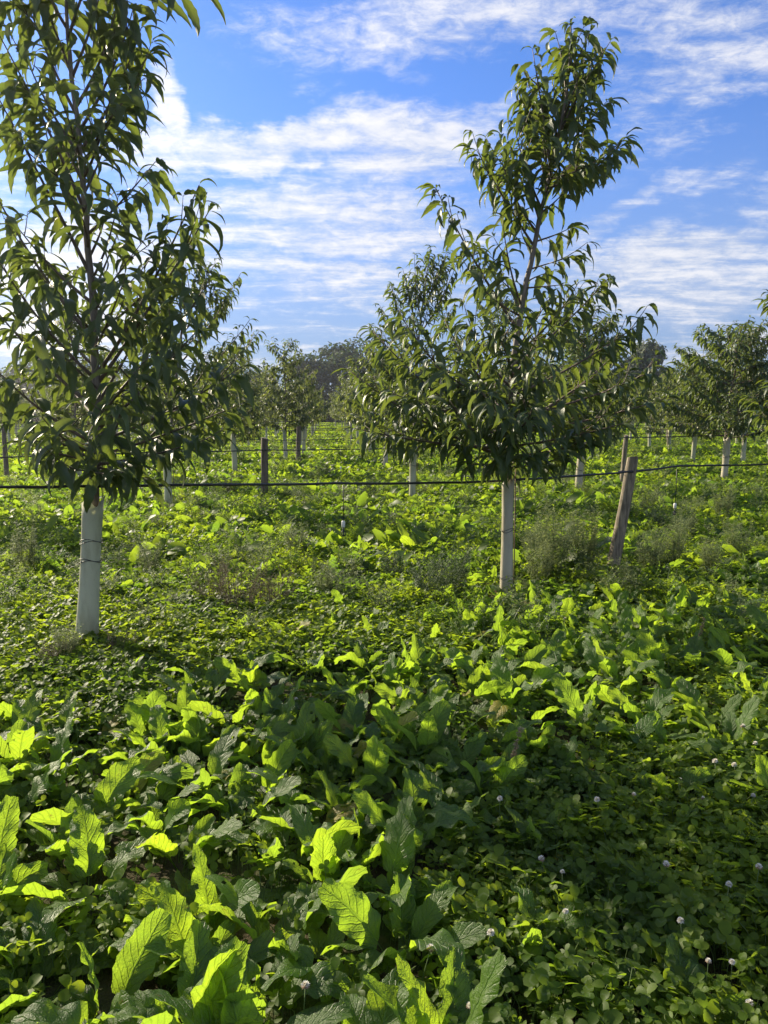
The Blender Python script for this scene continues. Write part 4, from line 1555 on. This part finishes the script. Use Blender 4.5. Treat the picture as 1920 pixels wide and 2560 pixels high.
# short weeds and grass that break up the carpet
def grass_tuft_mesh(seed, n, h0, h1, rad, mat, wd=.006):
    r = random.Random(seed)
    mb = MB()
    for k in range(n):
        a, q = r.uniform(0, 6.283), rad * math.sqrt(r.random())
        tpl = leaf_template(1.0, wd / .3, 5, 1, lambda t: max(.05, 1 - t ** 2.2), r.uniform(1.1, 1.5), r.uniform(.4, 2.0), 0, rng=r)
        th = a + r.uniform(-.8, .8)
        place(mb, tpl, frame((q * math.cos(a), q * math.sin(a), 0), Vector((math.cos(th), math.sin(th), 0)), roll=0, scale=r.uniform(h0, h1)))
    return mb.mesh('grass', mat)


TUFT = [grass_tuft_mesh(300 + i, 26, .12, .30, .06, M['grass']) for i in range(4)]


def weed_mesh(seed, stems, h0, h1, spreadr, leaf0, leaf1, mat, stem_mat, dens=90, seedy=0.0, rad=.0022):
    """a wiry branching weed: (stem mesh, leaf mesh)"""
    r = random.Random(seed)
    sb, lb = MB(), MB()
    T1 = leaf_template(1.0, .26, 2, 2, prof_chestnut, .4, .7, .3, rng=r)
    T2 = leaf_template(1.0, .8, 1, 1, lambda t: .8, .3, .2, .0, rng=r)
    for k in range(stems):
        a, q = r.uniform(0, 6.283), spreadr * .45 * math.sqrt(r.random())
        p0 = Vector((q * math.cos(a), q * math.sin(a), -.01))
        h = r.uniform(h0, h1)
        tip = Vector((math.cos(a) * spreadr * r.uniform(.3, 1.1), math.sin(a) * spreadr * r.uniform(.3, 1.1), h))
        pts = bez(p0, p0 + (tip - p0) * .5 + Vector((0, 0, h * .12)), tip, 5)
        tube(sb, pts, [rad, rad * .9, rad * .8, rad * .65, rad * .5, rad * .3], 3, 0, False)
        tw = r.randint(5, 9)
        runs = [(pts, .15)]
        for m in range(tw):
            p, d = along(pts, r.uniform(.3, .95))
            b = r.uniform(0, 6.283)
            v = Vector((math.cos(b), math.sin(b), r.uniform(.5, 1.3))).normalized()
            ln = r.uniform(.06, .16)
            qq = bez(p, p + v * ln * .5, p + v * ln + Vector((0, 0, .01)), 2)
            tube(sb, qq, [rad * .5, rad * .4, rad * .25], 3, 0, False)
            runs.append((qq, .1))
        for run, st in runs:
            tot = sum((run[i + 1] - run[i]).length for i in range(len(run) - 1))
            for m in range(max(2, int(tot * dens))):
                p, d = along(run, r.uniform(st, 1))
                b = r.uniform(0, 6.283)
                v = Vector((math.cos(b), math.sin(b), r.uniform(-.1, .9)))
                if r.random() < seedy:
                    place(lb, T2, frame(p, v, scale=r.uniform(.004, .009)))
                else:
                    place(lb, T1, frame(p, v, roll=r.uniform(-.6, .6), scale=r.uniform(leaf0, leaf1)))
    return sb.mesh('stems', stem_mat), lb.mesh('leaves', mat)


SMALL_WEED = [weed_mesh(330, 4, .12, .28, .09, .02, .05, M['clover'], M['stem'], 60), weed_mesh(331, 5, .14, .32, .10, .015, .035, M['weed'], M['stem'], 80), weed_mesh(332, 3, .12, .26, .08, .03, .06, M['ground_leaf'], M['stem'], 50)]
SMALL_JOIN = []
for sm, lm in SMALL_WEED:
    mb = MB()
    for me, mi in ((sm, 1), (lm, 0)):
        v = np.empty(len(me.vertices) * 3, np.float32); me.vertices.foreach_get('co', v)
        l = np.empty(len(me.loops), np.int32); me.loops.foreach_get('vertex_index', l)
        t = np.empty(len(me.polygons), np.int32); me.polygons.foreach_get('loop_total', t)
        mb.add(v.reshape(-1, 3), l, t, None, mi)
    SMALL_JOIN.append(mb.mesh('small_weed', [lm.materials[0], sm.materials[0]]))
def patchy(x, y, r):
    return r.rand() < .5 + .5 * math.sin(x * 1.9 + 1.3 * math.sin(y * 1.1)) * math.cos(y * 1.3 + .8 * x)


scatter('low_weeds', pts_in(6, 700, 4.6, 16, keep=patchy), SMALL_JOIN, .7, 1.3, 36)
scatter('low_weeds', pts_in(7, 700, 16, 45), SMALL_JOIN, 1.0, 1.9, 37)
scatter('grass', pts_in(8, 900, 4.3, 18, keep=patchy), TUFT, .4, 1.0, 38)

# ------------------------------------------------------------------ single tall weeds
W_PALE = [weed_mesh(350 + i, 30, .38, .74, .22, .022, .046, M['weed'], M['stem'], 95, .25, .0028) for i in range(3)]
W_BROWN = [weed_mesh(360 + i, 26, .28, .5, .25, .012, .024, M['weed_brown'], M['dry_stem'], 120, .55) for i in range(2)]
W_DARK = [weed_mesh(370 + i, 28, .28, .5, .22, .018, .036, M['weed_dark'], M['stem'], 130, .2) for i in range(2)]


def gp(px, py):
    """ground point under a pixel"""
    sx, sy = disp(px, py)
    a = PITCH + math.atan((sy - 1280) / F)
    Y = EYE / math.tan(a)
    zc = Y * math.cos(PITCH) + EYE * math.sin(PITCH)
    return (sx - 960) / F * zc, Y


WEEDS = [  # pixel of the foot, kind, scale, label
    (1165, 1275, W_PALE, .70, 'upright pale weed just right of the foot of the cream guard'),
    (1450, 1235, W_PALE, .75, 'feathery pale weed second right of the leaning post'),
    (1530, 1255, W_PALE, .60, 'feathery pale weed third right of the leaning post'),
    (700, 1300, W_PALE, .55, 'feathery pale weed midway between the two nearest guards'),
    (640, 1215, W_PALE, .65, 'feathery weed behind the brownish weeds, below the front hose'),
    (850, 1260, W_DARK, .60, 'dark feathery weed two steps left of the cream guard'),
    (320, 1250, W_PALE, .60, 'feathery weed right of the greenish grey guard'),
    (1195, 1262, W_PALE, 1.05, 'pale sage weed bush left of the foot of the leaning post'),
    (1260, 1250, W_PALE, .95, 'pale sage weed bush directly left of the leaning post'),
    (1400, 1255, W_PALE, .70, 'pale weed bush at the right of the foot of the leaning post'),
    (1345, 1290, W_PALE, .50, 'low grey-green weed in front of the foot of the leaning post'),
    (1150, 1235, W_PALE, .70, 'pale weed right behind the cream tree guard'),
    (1590, 1225, W_PALE, .75, 'pale weed bush beside the right edge, below the hose'),
    (1480, 1175, W_PALE, .65, 'pale weed under the sprinkler right of the leaning post'),
    (1395, 1130, W_PALE, .70, 'pale upright weed right behind the leaning post'),
    (960, 1325, W_DARK, 1.05, 'dark green bushy weed left of the cream tree guard'),
    (935, 1300, W_DARK, .80, 'dark weed left behind the dark bush beside the cream guard'),
    (520, 1345, W_BROWN, .95, 'brownish seedy weed between the two nearest guards, left one'),
    (590, 1335, W_BROWN, .80, 'brownish seedy weed between the two nearest guards, right one'),
    (455, 1325, W_BROWN, .75, 'brownish weed right of the greenish grey guard'),
    (150, 1450, W_PALE, .40, 'grey-green weed at the left foot of the greenish grey guard'),
    (262, 1440, W_BROWN, .42, 'small brownish weed at the right foot of the greenish grey guard'),
    (120, 1460, W_BROWN, .42, 'low brownish weed in front of the greenish grey guard'),
    (60, 1250, W_PALE, .75, 'thin pale weed at the left edge below the hose'),
    (1120, 1300, W_PALE, .35, 'small yellow-green weed at the right foot of the cream guard'),
    (800, 1090, W_DARK, .85, 'dark weed patch left of the second-row guard in the middle'),
    (500, 1080, W_BROWN, .80, 'brownish weed between the second-row guard and the dark post'),
    (700, 1040, W_DARK, .9, 'dark weed behind the front hose, right of the dark post'),
    (1560, 1140, W_PALE, .8, 'pale weed right of the hanging sprinkler by the right edge')]
for i, (px, py, kinds, s, lab) in enumerate(WEEDS):
    x, y = gp(px, py)
    root = thing('tall_weed', (x, y, gz(x, y)), lab, 'weed', 'tall weeds among the trees')
    sm, lm = kinds[i % len(kinds)]
    link('stems', sm, root)
    tag(link('leaves', lm, root), kind='stuff')
    root.scale = (s, s, s)
    root.rotation_euler.z = i * 1.7

# grass tufts that stand out
for i, (px, py, s, n, lab) in enumerate([
        (1040, 1400, 1.0, 120, 'long fine grass tuft in front of the cream tree guard'),
        (575, 1105, 1.0, 70, 'tall bright grass tuft at the foot of the dark second-row post')]):
    x, y = gp(px, py)
    me = grass_tuft_mesh(400 + i, n, .18, .36, .17, M['grass'], .006)
    tag(link('grass_tuft', me, None, (x, y, gz(x, y))), lab, 'grass tuft')

# dead stems lying round the cream guard
mb = MB()
rs = random.Random(8)
for k in range(420):
    a, q = rs.uniform(0, 6.283), .42 * math.sqrt(rs.random())
    x, y = q * math.cos(a), q * math.sin(a) * .9 - .06
    th, ln = rs.uniform(0, 6.283), rs.uniform(.06, .2)
    z = rs.uniform(.005, .07)
    tube(mb, [Vector((x, y, z)), Vector((x + ln * .5 * math.cos(th), y + ln * .5 * math.sin(th), z + rs.uniform(0, .03))), Vector((x + ln * math.cos(th), y + ln * math.sin(th), z + rs.uniform(-.01, .03)))], [.0022] * 3, 3, 0, False)
tag(link('dead_stems', mb.mesh('dead_stems', M['straw']), None, (mulch[0], mulch[1], gz(*mulch))), kind='stuff')


# ------------------------------------------------------------------ clover flowers and dock seed stalks
def flower_meshes(seed, faded):
    r = random.Random(seed)
    h = MB()
    T = leaf_template(1.0, .55, 2, 2, lambda t: max(.2, math.sin(math.pi * (.15 + .8 * t))), .2, .4, .4, rng=r)
    for k in range(64):
        z = 1 - 1.5 * (k + .5) / 64
        a = k * 2.4
        q = math.sqrt(max(0, 1 - z * z))
        d = Vector((q * math.cos(a), q * math.sin(a), z))
        place(h, T, frame(d * .003, d + Vector((0, 0, .25)), roll=r.uniform(-.4, .4), scale=r.uniform(.0080, .0100)), 1 if (faded and z < -.05) or r.random() < .06 else 0)
    s = MB()
    tube(s, [Vector((0, 0, -.17)), Vector((.008, .004, -.09)), Vector((0, 0, 0))], [.0016, .0014, .0013], 4)
    return h.mesh('flower_head', [M['petal'], M['petal_brown']]), s.mesh('stalk', M['stem'])


FLW = [flower_meshes(500, False), flower_meshes(501, True), flower_meshes(502, True)]
FL = [(195, 1525, 0, 'left, in the shaded clover before the grey guard'), (365, 1490, 0, 'right of centre in that shaded clover'), (165, 1560, 0, 'lowest in the shaded clover below the grey guard'),
      (215, 1590, 1, 'lower right in the shaded clover below the grey guard'), (505, 1392, 0, 'between the seedy brown weeds and the dock band'), (420, 1515, 0, 'beside the uppermost left dock leaf'),
      (930, 2065, 1, 'low in the middle, under the dock patch'), (1015, 2165, 1, 'lowest one in the middle of the foreground'), (660, 2130, 1, 'in the dark gap below the lower left docks'),
      (1222, 1965, 0, 'in the dark clover right of the centre'), (1215, 1880, 0, 'higher one in the dark clover right of the centre'), (1060, 2020, 0, 'in dark clover just right of the lower docks'),
      (1530, 2075, 1, 'small one left of the big head at lower right'), (1582, 2068, 0, 'big round head at the lower right'), (1575, 1905, 0, 'tall one with a long stalk at lower right'), (1640, 1865, 1, 'beside the right edge, upper'),
      (1545, 1640, 0, 'small one in the right clover, left of a pair'), (1587, 1635, 0, 'right one of a pair in the right clover'), (1605, 1570, 1, 'near the right edge above the pair'), (1632, 1598, 0, 'right edge just above the pair'),
      (1628, 1705, 0, 'near the right edge below the pair'), (1470, 1660, 1, 'brownish one left of the pair'), (1520, 1700, 1, 'small one below the pair'), (1370, 1700, 1, 'brownish one beside the last dock of the band'),
      (1290, 1720, 0, 'tiny one in clover below the dock band'), (1170, 1850, 1, 'dull one right of the bent dock leaves'), (1470, 1990, 0, 'half hidden in bright clover at lower right'), (1440, 1850, 1, 'faint one in the dark clover'),
      (1080, 1720, 0, 'under the leaning dock leaf in the centre'), (1400, 1250 + 170, 0, 'in the dock bed below the leaning post'), (1180, 1345, 0, 'below the pale weeds by the leaning post'), (1220, 1330, 0, 'right one below the pale weeds'),
      (680, 1420, 0, 'in the shade left of the long grass'), (640, 1500, 0, 'in the shade above the middle docks'), (320, 1350, 0, 'right of the grey guard foot, upper'), (285, 1375, 0, 'right of the grey guard foot, lower'),
      (100, 1510, 0, 'far left in the shaded clover'), (255, 1300, 0, 'beside the middle of the grey guard'), (880, 1395, 0, 'left of the long grass tuft'), (1620, 2160, 1, 'in the lower right corner')]
rf = random.Random(77)
for px, py, kd, lab in FL:
    x, y = gp(px, py)
    # the head stands 0.17 m above ground: move the foot so that the head shows at that pixel
    k = (EYE - .14) / EYE
    x, y = x * k, y * k
    root = thing('clover_flower', (x, y, gz(x, y) + .14 + rf.uniform(-.02, .02)), ('fading' if kd else 'white') + ' clover flower, ' + lab, 'flower', 'clover flowers in the weeds')
    hm, sm = FLW[kd if kd == 0 else rf.choice((1, 2))]
    link('flower_head', hm, root)
    link('stalk', sm, root)
    s = rf.uniform(.65, 1.0)
    root.scale = (s, s, s)
    root.rotation_euler = (rf.uniform(-.15, .15), rf.uniform(-.15, .15), rf.uniform(0, 6))


def seed_stalk(px, py, H, label, seed):
    r = random.Random(seed)
    x, y = gp(px, py)
    root = thing('dock_seed_stalk', (x, y, gz(x, y)), label, 'seed stalk', 'dock seed stalks')
    a, b = MB(), MB()
    pts = bez(Vector((0, 0, 0)), Vector((.01, 0, H * .5)), Vector((.05, .01, H)), 8)
    tube(a, pts, [.0035 - .0003 * i for i in range(9)], 5)
    T = leaf_template(1.0, .9, 1, 1, lambda t: .8, .2, .2, 0, rng=r)
    for k in range(150):
        p, d = along(pts, r.uniform(.35, 1))
        th = r.uniform(0, 6.283)
        place(b, T, frame(p + Vector((math.cos(th), math.sin(th), 0)) * .004, Vector((math.cos(th), math.sin(th), r.uniform(-.3, .6))), scale=r.uniform(.006, .011)))
    link('stalk', a.mesh('stalk', M['dry_stem']), root)
    link('seed_spike', b.mesh('seed_spike', M['seed']), root)


seed_stalk(1098, 1690, .26, 'brown seed stalk standing in the middle dock band', 1)
seed_stalk(1500, 1440, .30, 'brown seed stalk in the dock bed before the leaning post', 2)
x, y = gp(350, 1400)
root = thing('yellow_flower', (x, y, gz(x, y) + .12), 'single yellow flower head low in the clover, right of the greenish grey guard', 'flower')
a, b = MB(), MB()
T = leaf_template(1.0, .3, 2, 2, lambda t: max(.4, math.sin(math.pi * (.2 + .7 * t))), .5, .7, .1, rng=rf)
for k in range(34):
    th = k * 2.4
    place(a, T, frame((0, 0, .001 * (k % 3)), Vector((math.cos(th), math.sin(th), .15 + .5 * (k % 3))), scale=.02 - .003 * (k % 3)))
tube(b, [Vector((0, 0, -.13)), Vector((.006, 0, -.06)), Vector((0, 0, 0))], [.002, .0018, .0018], 4)
link('flower_head', a.mesh('flower_head', M['yellow']), root)
link('stalk', b.mesh('stalk', M['stem']), root)
print('leaves', n1_, n2_, 'orchard trees', n_tree, 'docks', n_dock, len(mid))
